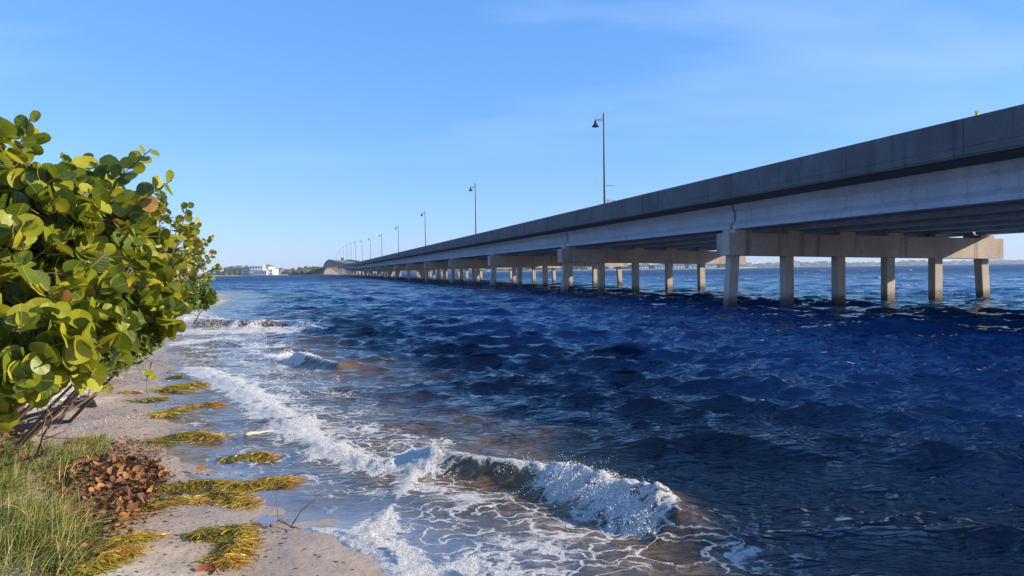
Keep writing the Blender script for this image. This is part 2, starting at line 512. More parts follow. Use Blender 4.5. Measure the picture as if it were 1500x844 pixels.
NW = 120
_lam = np.exp(rng.uniform(math.log(.22), math.log(7.5), NW))
_dir = R(-101) + rng.normal(0, 1, NW) * np.interp(_lam, [.25, .6, 1.0, 2.0, 7.5], [R(34), R(20), R(15), R(12), R(9)])
_ph = rng.uniform(0, 6.28, NW)
def make_water():
    extra = list(520 * 1.06 ** np.arange(1, 40))
    RR, AA = polar(2.0, 520, 1.0068, -50, 48, 880, extra)
    X = RR * np.sin(AA); Y = RR * np.cos(AA)
    sp = np.maximum(RR * .0068, RR * R(98) / 880)
    _, d = ground_np(X, Y)
    off = -d                                           # metres offshore
    amp = .14 + .86 * smooth(.6, 6, off)
    amp = amp * (1 - smooth(500, 900, RR))
    amp = amp * np.where(RR < 900, 1, 0)
    Z = np.zeros(X.shape); DX = np.zeros(X.shape); DY = np.zeros(X.shape)
    gust = .65 + .7 * fbm(X * .06 + 5, Y * .06 + 3, 3)
    for i in range(NW):
        k = 2 * math.pi / _lam[i]
        a = np.interp(_lam[i], [.2, .5, 1.2, 2.5, 4, 7.5], [.070, .078, .052, .026, .020, .013]) * _lam[i] / (2 * math.pi)
        cx, cy = math.cos(_dir[i]), math.sin(_dir[i])
        wgt = smooth(1.9, 2.6, _lam[i] / sp)
        if wgt.max() <= 0: continue
        p = k * (X * cx + Y * cy) + _ph[i] + .9 * np.sin(.17 * X * (1 + i % 3) + .06 * Y + i)
        wgt = wgt * a
        Z += wgt * np.sin(p)
        DX += wgt * cx * np.cos(p); DY += wgt * cy * np.cos(p)
    Z *= amp * gust; DX *= 1.15 * amp * gust; DY *= 1.15 * amp * gust
    Zw = Z.copy()
    near = RR < 70
    foam = np.zeros(X.shape)
    def apply(line, A, bk, fr, lo, hi):
        nonlocal Z
        h, q, t, dd = crest_h(line, X[near], Y[near], A, bk, fr, lo, hi)
        Z[near] += h
        return q, t, dd, h
    wob = (fbm(X * 3, Y * 3, 3) - .5)
    q, t, dd, h1 = apply(CREST, .165, .42, .14, .22, .80)
    # the broken part of the crest: tumbling white water on the shore side of it
    brk = np.clip(smooth(.44, .50, t) * (1 - smooth(.83, .90, t)) + .5 * smooth(.05, .12, t) * (1 - smooth(.26, .36, t)), 0, 1)
    wq = q + wob[near] * .22
    fz = smooth(-.10, .02, wq) * (1 - smooth(.20, .48, wq)) * brk * .90
    foam[near] = np.maximum(foam[near], fz)
    lump = (fbm(X[near] * 7, Y[near] * 7, 2) - .4) * .11 + (fbm(X[near] * 24, Y[near] * 24, 2) - .5) * .035
    Z[near] += fz * lump * np.clip(1 - np.abs(q) / .7, 0, 1)
    Z[near] += .05 * fz * smooth(.0, .12, wq) * (1 - smooth(.12, .42, wq))
    apply(CREST2, .17, .36, .12, .3, .7)
    apply(CREST3, .26, .7, .28, .1, .7)
    apply(CREST4, .07, .5, .25, .3, .7)
    for line, w, s in FOAM_LINES:
        dd, sd, tt = poly_sd(line, X[near], Y[near])
        dd = np.abs(dd + wob[near] * w * 1.1 + (fbm(X[near] * 1.1 + 9, Y[near] * 1.1, 2) - .5) * .35 * (dd < 1.0))
        foam[near] = np.maximum(foam[near], s * (1 - smooth(w * .35, w * 1.5, dd)))
    for poly, s in FOAM_AREAS:
        xn, yn = X[near], Y[near]; m = 0.0
        for jx, jy in ((0, 0), (.35, .1), (-.3, .2), (.1, -.35), (-.15, -.25), (.55, .3), (-.5, -.1)):
            m = m + in_poly(poly, xn + jx + (fbm(xn * 1.6, yn * 1.6, 3) - .5) * 1.2, yn + jy + (fbm(xn * 1.6 + 50, yn * 1.6, 3) - .5) * 1.2) / 7.0
        foam[near] = np.maximum(foam[near], m * s * (.55 + .9 * fbm(X[near] * 1.2 + 7, Y[near] * 1.2, 3)))
    Z[near] += np.clip(foam[near] - .35, 0, 1) * ((fbm(X[near] * 14, Y[near] * 14, 3) - .35) * .045)
    # rolled edge of the swash front
    dd, _, _ = poly_sd(FOAM_LINES[2][0], X[near], Y[near]); Z[near] += .012 * np.exp(-(dd / .08) ** 2)
    dd, _, _ = poly_sd(FOAM_LINES[0][0], X[near], Y[near]); Z[near] += .04 * np.exp(-((dd + wob[near] * .3) / .20) ** 2)
    # small whitecaps on the highest open-water crests
    gate = smooth(.60, .72, fbm(X * .35 + 31, Y * .7 + 5, 3))
    cap = smooth(.085, .15, Zw) * gate * smooth(28, 60, RR) * (.4 + .6 * smooth(0, 60, X))
    foam = np.maximum(foam, cap)
    Z -= .08 * smooth(.08, .34, d)
    shal = 1 - smooth(1.3, 4.2, off + (fbm(X * .5, Y * .5, 3) - .5) * 2.2)
    shal = shal * .95 * (1 - .8 * smooth(14, 40, RR)) * (1 - smooth(.5, 1.7, X + (Y - 4.5) * .1))  # brown fades out to the right, bridge shade put into the colour
    q2 = crest_h(CREST2, X, Y, 1, .10, .22, .2, .7)[0]
    shal = np.maximum(shal, .38 * q2)
    shal = np.maximum(shal, .7 * crest_h(CREST3, X, Y, 1, .3, .4, .1, .6)[0])
    thin = 1 - smooth(.02, 1.35, off + (fbm(X * 2, Y * 2, 2) - .5) * .5)
    V = np.stack([(X + DX).ravel(), (Y + DY).ravel(), (Z + .004).ravel()], 1)
    keep = d < .35
    F = grid_faces(RR.shape[0], RR.shape[1], keep)
    F = F[:, ::-1]
    used, F2 = compact(V, F)
    me = mesh_np('water', V[used], F2)
    vattr(me, 'foam', foam.ravel()[used]); vattr(me, 'shallow', shal.ravel()[used]); vattr(me, 'thin', thin.ravel()[used])
    vattr(me, 'calm', smooth(35, 260, RR).ravel()[used])
    vattr(me, 'ripple', (1 - .9 * smooth(5, 14, RR)).ravel()[used])
    vattr(me, 'clear', smooth(3.5, 10.5, off + (fbm(X * .25, Y * .25, 3) - .5) * 4).ravel()[used])  # nearshore water keeps the murk with the bridge's shade painted in
    o = link('water', me, M['water'])
    tag(o, 'choppy blue bay water with small waves breaking on the beach', 'water', kind='structure')
make_water()

# ------------------------------------------------------------------ spray and froth of the breaking wave
def ico():
    bm = bmesh.new(); bmesh.ops.create_icosphere(bm, subdivisions=1, radius=1.0)
    V = np.array([v.co[:] for v in bm.verts]); F = np.array([[v.index for v in f.verts] for f in bm.faces]); bm.free()
    return V, F
ICO_V, ICO_F = ico()
def blobs(name, C, rad, mat, squash=None):
    n = len(C)
    sc = np.ones((n, 3)) if squash is None else squash
    jit = 1 + .35 * (rng.random((n, len(ICO_V), 1)) - .5)
    V = (C[:, None, :] + ICO_V[None] * jit * rad[:, None, None] * sc[:, None, :]).reshape(-1, 3)
    F = (ICO_F[None] + (np.arange(n) * len(ICO_V))[:, None, None]).reshape(-1, 3)
    return link(name, mesh_np(name, V, F), mat)
def foam_mat():
    t = NT('white water froth'); t.set(Roughness=.35, IOR=1.33)
    t.b.inputs['Base Color'].default_value = (.93, .93, .93, 1)
    t.b.inputs['Roughness'].default_value = .7
    return t.m
M['froth'] = foam_mat()
def along(line, t):
    pts = np.array(line); seg = np.hypot(*(pts[1:] - pts[:-1]).T); cum = np.concatenate([[0], np.cumsum(seg)]) / seg.sum()
    x = np.interp(t, cum, pts[:, 0]); y = np.interp(t, cum, pts[:, 1])
    x2 = np.interp(np.minimum(t + .01, 1), cum, pts[:, 0]); y2 = np.interp(np.minimum(t + .01, 1), cum, pts[:, 1])
    x1 = np.interp(np.maximum(t - .01, 0), cum, pts[:, 0]); y1 = np.interp(np.maximum(t - .01, 0), cum, pts[:, 1])
    l = np.hypot(x2 - x1, y2 - y1)
    return x, y, (y2 - y1) / l, -(x2 - x1) / l            # point and the normal towards the shore
def spray(line, t0, t1, n, amp, spread, rmin, rmax, base):
    t = rng.uniform(t0, t1, n); tn = (t - t0) / (t1 - t0)
    x, y, nx, ny = along(line, t)
    env = np.sin(np.pi * np.clip(tn, .02, .98)) ** .6 * (.55 + .9 * vnoise(t * 60, t * 0 + 3))
    q = rng.normal(.10, spread, n)
    z = base + amp * env * rng.random(n) ** .65 * np.clip(1.15 - np.abs(q - .05) / (spread * 3), .05, 1)
    rad = rmin * (rmax / rmin) ** (rng.random(n) ** 2.2)
    return np.stack([x + nx * q, y + ny * q, z], 1), rad
parts = [spray(CREST, .47, .86, 9000, .17, .11, .0014, .0048, .03),
         spray(CREST, .47, .86, 900, .25, .12, .0012, .0028, .05),
         spray(CREST, .08, .32, 1800, .10, .08, .0016, .0045, .03),
         spray(CREST, .38, .50, 350, .13, .04, .0015, .0035, .09)]
C = np.concatenate([p[0] for p in parts]); rr = np.concatenate([p[1] for p in parts])
o = blobs('wave_spray', C, rr, M['froth'])
tag(o, 'white froth and drops thrown up by the breaking wave', 'foam', kind='stuff')
far = [spray(CREST3, .0, .45, 4200, .40, .24, .003, .010, .04), spray(CREST2, .02, .24, 900, .17, .09, .003, .009, .02)]
C = np.concatenate([p[0] for p in far]); rr = np.concatenate([p[1] for p in far])
o = blobs('wave_spray', C, rr, M['froth'])
tag(o, 'white froth of the small waves breaking beside the far shrubs', 'foam', kind='stuff')

# ------------------------------------------------------------------ bridge
W0, S0, SPAN = 17.3, 28.46, 21.7
N0, N1 = -2, 66
def rise(s):
    a = lambda p, q, x: (lambda t: t * t * (3 - 2 * t))(min(max((x - p) / (q - p), 0), 1))
    return 8.9 * a(285, 750, s) * (1 - a(800, 1230, s))
def fallz(w): return -.020 * (w - 16.4)
def B(w, s, z): return (w * PERP.x + s * ALONG.x, w * PERP.y + s * ALONG.y, z)
def prism(mb, prof, s0, s1, r0=None, r1=None, slope=True):
    """a closed (w, z) outline swept along the bridge"""
    r0 = rise(s0) if r0 is None else r0; r1 = rise(s1) if r1 is None else r1
    n = len(prof)
    v = [B(w, s0, z + r0 + (fallz(w) if slope else 0)) for w, z in prof] + [B(w, s1, z + r1 + (fallz(w) if slope else 0)) for w, z in prof]
    f = [(i, (i + 1) % n, n + (i + 1) % n, n + i) for i in range(n)] + [tuple(reversed(range(n))), tuple(range(n, 2 * n))]
    mb.add(v, f)
WL, WR = 16.35, 33.0                                   # outer faces of the two parapets
GW = [17.3 + x for x in (.62, 3.22, 5.9, 8.5, 11.1, 13.75)]
PW = [17.3 + x for x in (.40, 3.10, 5.8, 8.5, 11.2, 13.9)]
def girder_prof(w):
    b, h = 3.38, 4.45
    half = [(.28, b), (.28, b + .17), (.10, b + .36), (.10, h - .32), (.20, h - .20), (.20, h)]
    return [(w + x, z) for x, z in half] + [(w - x, z) for x, z in reversed(half)]
SLAB = [(WL + .03, 4.47), (WR - .03, 4.47), (WR - .03, 4.68), (WL + .03, 4.68)]
PAR_L = [(WL, 4.52), (WL + .028, 4.50), (WL + .028, 4.682), (WL + .44, 4.682), (WL + .40, 4.78), (WL + .28, 5.0), (WL + .24, 5.45), (WL + .22, 5.47), (WL + .02, 5.47), (WL, 5.45), (WL, 4.735), (WL + .012, 4.72), (WL, 4.705)]
PAR_R = [(2 * ((WL + WR) / 2) - w, z) for w, z in reversed(PAR_L)]

bridge = thing('road_bridge', 'long low concrete road bridge on rows of piles crossing the blue bay', 'bridge', (0, 0, 0))
def bent(n, piles=True):
    s = S0 + n * SPAN; r = rise(s)
    mb = MB(); prof = [(17.22, 2.24), (32.0, 2.24), (32.0, 3.20)]
    top = []
    for g in GW:
        top += [(g - .40, 3.20), (g - .40, 3.355), (g + .40, 3.355), (g + .40, 3.20)]
    top = [p for p in top if p[0] > 17.25]
    prof += list(reversed(top)) + ([(17.22, 3.355)] if top[0][1] == 3.355 else [(17.22, 3.20)])
    prism(mb, prof, s - .5, s + .5, r, r)
    cap = mb.build('pier_cap', M['cap'], bridge)
    for i, w in enumerate(PW):
        lean = {0: -.26, 5: .26}.get(i, 0.0)
        top_, bot = 2.26 + r + fallz(w), -1.4
        lean = lean * (top_ - bot) / 3.6
        pm = MB() if piles else far_piles
        h = .21
        v = [B(w + dw, s + ds, top_) for dw, ds in ((-h, -h), (h, -h), (h, h), (-h, h))] + \
            [B(w + lean + dw, s + ds, bot) for dw, ds in ((-h, -h), (h, -h), (h, h), (-h, h))]
        pm.add(v, [(0, 1, 2, 3), (7, 6, 5, 4), (0, 4, 5, 1), (1, 5, 6, 2), (2, 6, 7, 3), (3, 7, 4, 0)])
        if piles: pm.build('pile', M['pile'], cap)
far_piles, far_girders = MB(), MB()
for n in range(-1, N1 + 1): bent(n, n < 46)
o = far_piles.build('far_piles', M['pile'], bridge); o['kind'] = 'stuff'
for n in range(N0, N1 + 1):
    a, b = S0 + n * SPAN, S0 + (n + 1) * SPAN
    slab = MB(); prism(slab, SLAB, a + .012, b - .012)
    sl = slab.build('deck_slab', M['slab'], bridge)
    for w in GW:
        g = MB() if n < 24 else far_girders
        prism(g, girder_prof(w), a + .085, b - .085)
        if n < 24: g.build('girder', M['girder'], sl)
    k = 5 if n < 14 else 1
    for j in range(k):
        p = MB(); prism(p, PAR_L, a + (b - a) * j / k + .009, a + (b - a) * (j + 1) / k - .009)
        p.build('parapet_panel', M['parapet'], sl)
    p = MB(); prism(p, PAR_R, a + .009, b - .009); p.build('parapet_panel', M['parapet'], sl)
o = far_girders.build('far_girders', M['girder'], bridge); o['kind'] = 'stuff'

# street lamps on the far edge of the deck
LW = WR - .55
ORD = ['nearest', 'second', 'third', 'fourth', 'fifth', 'sixth', 'seventh', 'eighth', 'ninth', 'tenth', 'eleventh', 'twelfth', 'thirteenth', 'fourteenth', 'fifteenth', 'sixteenth', 'seventeenth', 'eighteenth']
def lamp_meshes(full):
    res = []
    H = 15.0
    m = MB(); m.tube([(0, 0, 0), (0, 0, .5)], .17, 10); m.tube([(0, 0, .5), (0, 0, 5), (0, 0, H)], [.14, .125, .075], 10); m.lathe([(0, .12), (.075, .05), (.075, 0), (0, -.03)], 10, (0, 0, H)); res.append(('pole', m))
    m = MB(); m.tube([(0, 0, H - .72), (-.92, 0, H - .72)], .035, 8); m.tube([(0, 0, H - .86), (-.92, 0, H - .86)], .02, 6)
    m.tube([(-.05 - .8 * (1 - math.cos(a)), 0, H - .72 + .62 * (1 - math.sin(a))) for a in np.linspace(0, math.pi / 2, 8)], .018, 6); res.append(('arm', m))
    m = MB(); m.lathe([(.0, -.55), (.05, -.6), (.06, -.78), (.15, -.84), (.17, -1.05), (.24, -1.2), (.40, -1.42), (.43, -1.50), (.40, -1.50), (.2, -1.3), (0, -1.25)], 18, (-.92, 0, H)); res.append(('lamp_shade', m))
    if full:
        for z in (5.1, 6.85):
            m = MB(); m.tube([(0, 0, z), (1.2, 0, z + .01)], .022, 6); m.lathe([(.13, -.06), (.13, .06)], 10, (0, 0, z)); res.append(('banner_rod', m))
    return res
lamp_cache = {}
for k in range(18):
    u = 1 / (.002315 + .001795 * k)
    zc = FPX * LW / (u * math.cos(TH))
    s = (zc - LW * math.sin(TH)) / math.cos(TH)
    if s > S0 + N1 * SPAN: break
    full = k in (0, 2)
    lab = ('nearest dark street lamp on the bridge, tallest in view with two banner rods' if k == 0 else
           '%s street lamp counted along the bridge from the near end' % ORD[k])
    L = thing('street_lamp', lab, 'street lamp', B(LW, s, 4.68 + rise(s) + fallz(LW)), 'street lamps along the bridge')
    for nm, m in lamp_meshes(full):
        if full or (nm, 0) not in lamp_cache:
            c = m.build(nm, M['lamp'], L, sm=False)
            if not full: lamp_cache[(nm, 0)] = c.data
        else:
            link(nm, lamp_cache[(nm, 0)], M['lamp'], L)

# yellow delineators on the near parapet
for px, lab in ((1431, 'small yellow delineator standing on the near parapet at the picture edge'), (892, 'small yellow delineator on the parapet at the foot of the nearest lamp')):
    u = px - 455.0
    zc = FPX * (WL + .12) / (u * math.cos(TH)); s = (zc - (WL + .12) * math.sin(TH)) / math.cos(TH)
    m = MB(); k = .8 if px > 1000 else 1.6
    m.tube([(0, 0, 0), (0, 0, .05)], .035, 8); m.box((0, 0, .05 + .055 * k), (.08, .025, .11 * k)); m.box((0, -.016, .05 + .06 * k), (.055, .006, .07 * k))
    o = m.build('delineator', M['yellow'], loc=B(WL + .12, s, 5.468 + rise(s)))
    tag(o, lab, 'delineator', 'yellow delineators on the parapet')

# a vehicle climbing the hump
def vehicle(w, s, label):
    t = thing('delivery_van', label, 'van', B(w, s, 4.685 + rise(s) + fallz(w)))
    t.rotation_euler = (math.atan((rise(s + 5) - rise(s - 5)) / 10), 0, TH)
    prof = [(-2.6, .4), (2.5, .4), (2.6, .95), (2.2, 1.2), (1.5, 2.1), (-2.5, 2.25), (-2.6, 2.1)]
    m = MB(); n = len(prof)
    v = [(-.95, y, z) for y, z in prof] + [(.95, y, z) for y, z in prof]
    m.add(v, [(i, (i + 1) % n, n + (i + 1) % n, n + i) for i in range(n)] + [tuple(reversed(range(n))), tuple(range(n, 2 * n))])
    m.build('body', M['car'], t)
    for y in (-2.605, ):
        m = MB(); m.box((0, y, 1.65), (1.5, .02, .7)); m.build('window', M['glass'], t)
    for x in (-.85, .85):
        for y in (-1.6, 1.6):
            m = MB(); m.tube([(x - .11, y, .36), (x + .11, y, .36)], .36, 14); m.build('wheel', M['tyre'], t)
zc = FPX * 26.0 / (47 * math.cos(TH))
vehicle(26.0, (zc - 26 * math.sin(TH)) / math.cos(TH), 'dark van driving up the hump of the bridge')

# ------------------------------------------------------------------ far shores
def veg_far(name, cols):
    t = NT(name)
    g = t.n.new('ShaderNodeNewGeometry')
    n = t.noise(.35, 4, .6, t.pos())
    c = t.mix(t.rng(n, .3, .7), cols[0], cols[1]); t.put(c, t.b.inputs['Base Color']); t.set(Roughness=.9)
    t.put(t.bump(t.noise(1.6, 4, .7, t.pos()), 1.0, .8), t.b.inputs['Normal'])
    return t.m
M['far_green'] = veg_far('far trees', ((.030, .055, .016), (.07, .10, .03)))
M['far_blue_green'] = veg_far('distant trees', ((.035, .05, .025), (.06, .085, .04)))
M['shore_sand'] = simple('far shore sand', (.46, .40, .33), .9, 0, .15, .05)

def flat_far(px, Y):
    """a point on the water level, Y metres forward, under picture column px"""
    x = (px - 750.0) / FPX * Y
    return (x, Y)
def shore_strip(name, pts, depth, label, top=.9):
    """pts: (px, Y) water edge from left to right; a low bank that runs back from it"""
    E_ = [flat_far(*p) for p in pts]
    v = []; f = []
    for (x, y) in E_:
        l = math.hypot(x, y); ux, uy = x / l, y / l
        v += [(x, y, -.6), (x + ux * 8, y + uy * 8, top * .5), (x + ux * 30, y + uy * 30, top), (x + ux * depth, y + uy * depth, top + .6)]
    for i in range(len(E_) - 1):
        for k in range(3):
            a = i * 4 + k; f.append((a, a + 4, a + 5, a + 1))
    o = link(name, mesh_from(name, v, f), M['shore_sand'])
    tag(o, label, 'shore', kind='structure')
shore_strip('far_shore', [(-900, 700), (-200, 800), (150, 880), (300, 900), (420, 930), (470, 1250), (520, 1700), (600, 1900), (700, 1700), (780, 1500), (880, 1250), (950, 1150), (1060, 1200), (1110, 1900)], 900, 'low sandy shore across the bay behind the bridge')
shore_strip('distant_shore', [(1090, 3300), (1200, 3500), (1330, 3700), (1500, 3900), (1700, 3800), (2100, 3500)], 900, 'low distant shore on the horizon')

def canopy_mass(name, segs, mat, label, n, hmin, hmax, wmin, wmax, kind='stuff'):
    C = []; rad = []; sq = []
    for _ in range(n):
        (p0, y0), (p1, y1) = random.choice(segs)
        t = random.random(); px = p0 + (p1 - p0) * t; Y = y0 + (y1 - y0) * t + random.uniform(0, 60)
        x, y = flat_far(px, Y)
        h = random.uniform(hmin, hmax) * (.65 + .6 * float(vnoise(np.array([px * .09]), np.array([Y * .01]))[0]))
        r = random.uniform(wmin, wmax)
        for q in range(3):
            C.append((x + random.uniform(-1, 1) * r, y + random.uniform(-1, 1) * r, h * random.uniform(.25, .8))); rad.append(1.0)
            sq.append((r * random.uniform(.5, 1), r * random.uniform(.5, 1), h * random.uniform(.22, .36)))
    o = blobs(name, np.array(C), np.array(rad), mat, np.array(sq))
    tag(o, label, 'trees', kind=kind)
canopy_mass('shore_treeline', [((312, 915), (470, 955)), ((320, 930), (355, 935)), ((400, 945), (462, 960))], M['far_green'], 'green trees along the far shore beside the white buildings', 230, 5, 11, 3, 6)
canopy_mass('bridge_end_trees', [((448, 1150), (478, 1230))], M['far_green'], 'rounded dark trees on the far shore at the end of the bridge', 150, 8, 12.5, 5, 9)
canopy_mass('shore_treeline', [((560, 1900), (800, 1550)), ((800, 1550), (1060, 1230))], M['far_green'], 'trees on the far shore seen between the bridge piles', 420, 6, 12, 4, 9)
canopy_mass('distant_treeline', [((1085, 3340), (1330, 3720)), ((1330, 3720), (1500, 3920)), ((1500, 3920), (1900, 3700))], M['far_blue_green'], 'hazy distant treeline along the horizon right of the bridge', 900, 12, 24, 10, 26)

def building(px0, px1, Y, h, mat, label, floors, bays, roof='flat', dep=22, win=True, kind='building'):
    x0, _ = flat_far(px0, Y); x1, _ = flat_far(px1, Y); w = x1 - x0
    t = thing(kind, label, kind.replace('_', ' '), ((x0 + x1) / 2, Y, .4))
    m = MB(); m.box((0, dep / 2, h / 2), (w, dep, h)); m.build('wall', mat, t)
    if roof == 'flat':
        m = MB(); m.box((0, dep / 2, h + .3), (w + .8, dep + .8, .6)); m.build('roof', mat, t)
    else:
        a, b = w / 2 + 1, dep / 2 + 1; rr_ = 3.0
        m = MB(); m.add([(-a, -1, h), (a, -1, h), (a, dep + 1, h), (-a, dep + 1, h), (-a * .5, dep / 2, h + rr_), (a * .5, dep / 2, h + rr_)],
                        [(0, 1, 5, 4), (1, 2, 5), (2, 3, 4, 5), (3, 0, 4), (3, 2, 1, 0)]); m.build('roof', M['roof'], t)
    if win:
        for i in range(floors):
            for j in range(bays):
                z = h * (i + .5) / floors; x = w * ((j + .5) / bays - .5)
                m = MB(); m.box((x, -.06, z), (w / bays * .5, .1, h / floors * .52)); m.build('window', M['glass'], t)
building(366, 386, 925, 11.0, M['white_wall'], 'tall white block of the waterfront hotel across the bay', 3, 5)
building(386, 394, 930, 10.2, M['white_wall'], 'white hotel wing with a dark pitched roof on the far shore', 3, 2, 'hip')
building(372, 391, 915, 5.2, M['cream_wall'], 'low cream block in front of the white hotel', 1, 6, 'flat', 8)
building(392, 400, 920, 6.5, M['white_wall'], 'low white annex at the end of the hotel', 2, 3)
building(354, 365, 928, 9.5, M['grey_wall'], 'grey block beside the tall white hotel', 3, 3)
building(341, 352, 940, 9.5, M['cream_wall'], 'pale house with grey pitched roof among the far trees', 2, 3, 'hip')
building(312, 324, 935, 7.0, M['cream_wall'], 'cream house half hidden behind the shrubs on the far shore', 2, 3, 'hip', kind='house')
building(402, 410, 945, 4.5, M['white_wall'], 'small white house in the trees right of the hotel', 1, 3, 'hip', kind='house')
building(455, 476, 1090, 5.0, M['grey_wall'], 'long low grey building under the dark trees at the bridge end', 1, 8, 'flat', 12)
for i, (a, b, Y, h) in enumerate(((862, 874, 1290, 7), (893, 899, 1230, 9), (938, 950, 1160, 6), (962, 975, 1165, 5), (990, 1003, 1170, 6.5), (1012, 1030, 1180, 5), (1036, 1050, 1190, 6))):
    building(a, b, Y - 14, h, M['white_wall'], '%s white shore house from the left seen between the nearest bridge piles' % ('first second third fourth fifth sixth seventh'.split()[i]), 2, 3, 'hip', 14, kind='house')
for i, (a, b, h) in enumerate(((1159, 1166, 30), (1166, 1172, 25), (1398, 1404, 20))):
    building(a, b, 3380 if i < 2 else 3740, h, M['grey_wall'], ('tall pale tower block on the distant shore between bridge piles', 'lower slab joined to the distant tower block', 'lone pale block in the distant treeline near the bridge end')[i], 6, 3)

# ------------------------------------------------------------------ leaves
def leaf_material(name, stops, vein=(.42, .42, .10), trans=.35, spec=.5, rough=.42, glow=(.30, .36, .03)):
    t = NT(name)
    rnd = t.attr('rnd')
    uv = t.n.new('ShaderNodeUVMap'); sp = t.n.new('ShaderNodeSeparateXYZ'); t.put(uv.outputs[0], sp.inputs[0])
    u, v = sp.outputs['X'], sp.outputs['Y']
    au = t.math('ABSOLUTE', u)
    base = t.ramp(rnd, stops)
    blot = t.noise(3.0, 4, .6, t.pos((4, 4, 4)))
    base = t.mix(t.math('MULTIPLY', t.rng(blot, .5, .72), .45), base, t.mix(.5, base, (.16, .12, .015)))
    mid = t.rng(au, .012, .034, 1.0, 0.0)
    # side veins that run up from the midrib
    ph = t.math('SUBTRACT', v, t.math('MULTIPLY', au, .75))
    fr = t.math('ABSOLUTE', t.math('SUBTRACT', t.math('FRACT', t.math('MULTIPLY', ph, 6.0)), .5))
    side = t.math('MULTIPLY', t.rng(fr, .0, .09, 1.0, 0.0), .55)
    vv = t.math('MAXIMUM', mid, side)
    col = t.mix(t.math('MULTIPLY', vv, .75), base, t.mix(.65, base, vein))
    t.put(col, t.b.inputs['Base Color']); t.set(Roughness=rough)
    t.b.inputs['Specular IOR Level'].default_value = spec
    t.put(t.bump(t.math('SUBTRACT', t.noise(18, 3, .6, t.pos()), vv), .25, .01), t.b.inputs['Normal'])
    tl = t.n.new('ShaderNodeBsdfTranslucent'); t.put(t.mix(.5, col, glow), tl.inputs[0])
    mx = t.n.new('ShaderNodeMixShader'); mx.inputs[0].default_value = trans
    t.put(t.b.outputs[0], mx.inputs[1]); t.put(tl.outputs[0], mx.inputs[2]); t.put(mx.outputs[0], t.out.inputs['Surface'])
    return t.m
M['leaf'] = leaf_material('sea grape leaf', [(0, (.028, .055, .006)), (.22, (.080, .125, .008)), (.5, (.22, .255, .012)), (.86, (.40, .36, .02)), (.94, (.36, .24, .03)), (.975, (.34, .10, .03)), (1, (.13, .055, .03))])
M['small_leaf'] = leaf_material('small green leaf', [(0, (.025, .060, .010)), (.5, (.055, .115, .014)), (.9, (.10, .17, .02)), (1, (.2, .22, .02))])
M['dry_leaf'] = leaf_material('dry fallen leaf', [(0, (.06, .028, .018)), (.35, (.13, .058, .03)), (.65, (.24, .115, .05)), (.85, (.42, .21, .06)), (1, (.22, .035, .02))], (.3, .2, .1), .15, .3, .6, (.12, .05, .02))

def leaf_shape(cup, fold, ring=True, n=14, wid=1.08, curl=0.0, tip=0.0, seed=0):
    """a round, slightly heart-shaped leaf, base at the origin, one unit long"""
    rs = random.Random(seed)
    out = []
    for k in range(n):
        a = 2 * math.pi * k / n
        r = .5 * (1 + .03 * rs.uniform(-1, 1))
        x = r * wid * math.sin(a); y = .5 - r * math.cos(a)
        if k == 0: y = .09
        if k == n // 2: y += tip
        out.append((x, y))
    def zz(x, y):
        return cup * (x * x + (y - .5) ** 2) * 1.0 + fold * abs(x) + curl * (y - .3) ** 2 + .03 * math.sin(9 * y + seed) * x * 2
    pts = [(0, .48)]
    if ring: pts += [(x * .55, .48 + (y - .48) * .55) for x, y in out]
    pts += out
    v = [(x, y, zz(x, y)) for x, y in pts]; f = []
    if ring:
        f += [(0, 1 + k, 1 + (k + 1) % n) for k in range(n)]
        f += [(1 + k, 1 + n + k, 1 + n + (k + 1) % n, 1 + (k + 1) % n) for k in range(n)]
    else:
        f += [(0, 1 + k, 1 + (k + 1) % n) for k in range(n)]
    return v, f, pts
def leaf_mesh(name, rnd, mat, **kw):
    v, f, uv = leaf_shape(**kw)
    me = mesh_from(name, v, f)
    me.polygons.foreach_set('use_smooth', [True] * len(me.polygons))
    vattr(me, 'rnd', [rnd] * len(v))
    l = me.uv_layers.new(name='UVMap')
    for lp in me.loops: l.data[lp.index].uv = uv[lp.vertex_index]
    me.materials.append(mat)
    return me
LEAVES = [leaf_mesh('leaf', min(1, r), M['leaf'], cup=random.uniform(-.15, .35), fold=random.uniform(.02, .30), n=18, seed=i)
          for i, r in enumerate([.02, .1, .18, .25, .32, .4, .48, .55, .62, .7, .78, .86, .91, .96, 1.0, .3, .5, .66])]
LEAF_W = [6, 6, 6, 6, 6, 6, 6, 6, 6, 6, 6, 4, .7, .5, .6, 6, 6, 6]
def scatter_mesh(name, mats4, rnds, shapes, mat, parent=None):
    """one mesh of many leaves; mats4 is a list of 4x4 matrices"""
    V = []; F = []; A = []; U = []; o = 0
    sh = [(np.array(v), np.array(f), np.array(uv)) for v, f, uv in shapes]
    for i, m in enumerate(mats4):
        v, f, uv = sh[i % len(sh)]
        mm = np.array(m)
        V.append(v @ mm[:3, :3].T + mm[:3, 3]); F.append(f + o); A.append(np.full(len(v), rnds[i])); U.append(uv); o += len(v)
    V = np.concatenate(V); F = np.concatenate(F); A = np.concatenate(A); U = np.concatenate(U)
    me = mesh_np(name, V, F)
    vattr(me, 'rnd', A)
    l = me.uv_layers.new(name='UVMap')
    l.data.foreach_set('uv', U[F.ravel()].astype(np.float32).ravel())
    return link(name, me, mat, parent)
FAN = [leaf_shape(c, fo, False, 13, seed=i) for i, (c, fo) in enumerate(((.3, .1), (-.1, .2), (.2, .02), (.1, .15)))]
RINGF = None

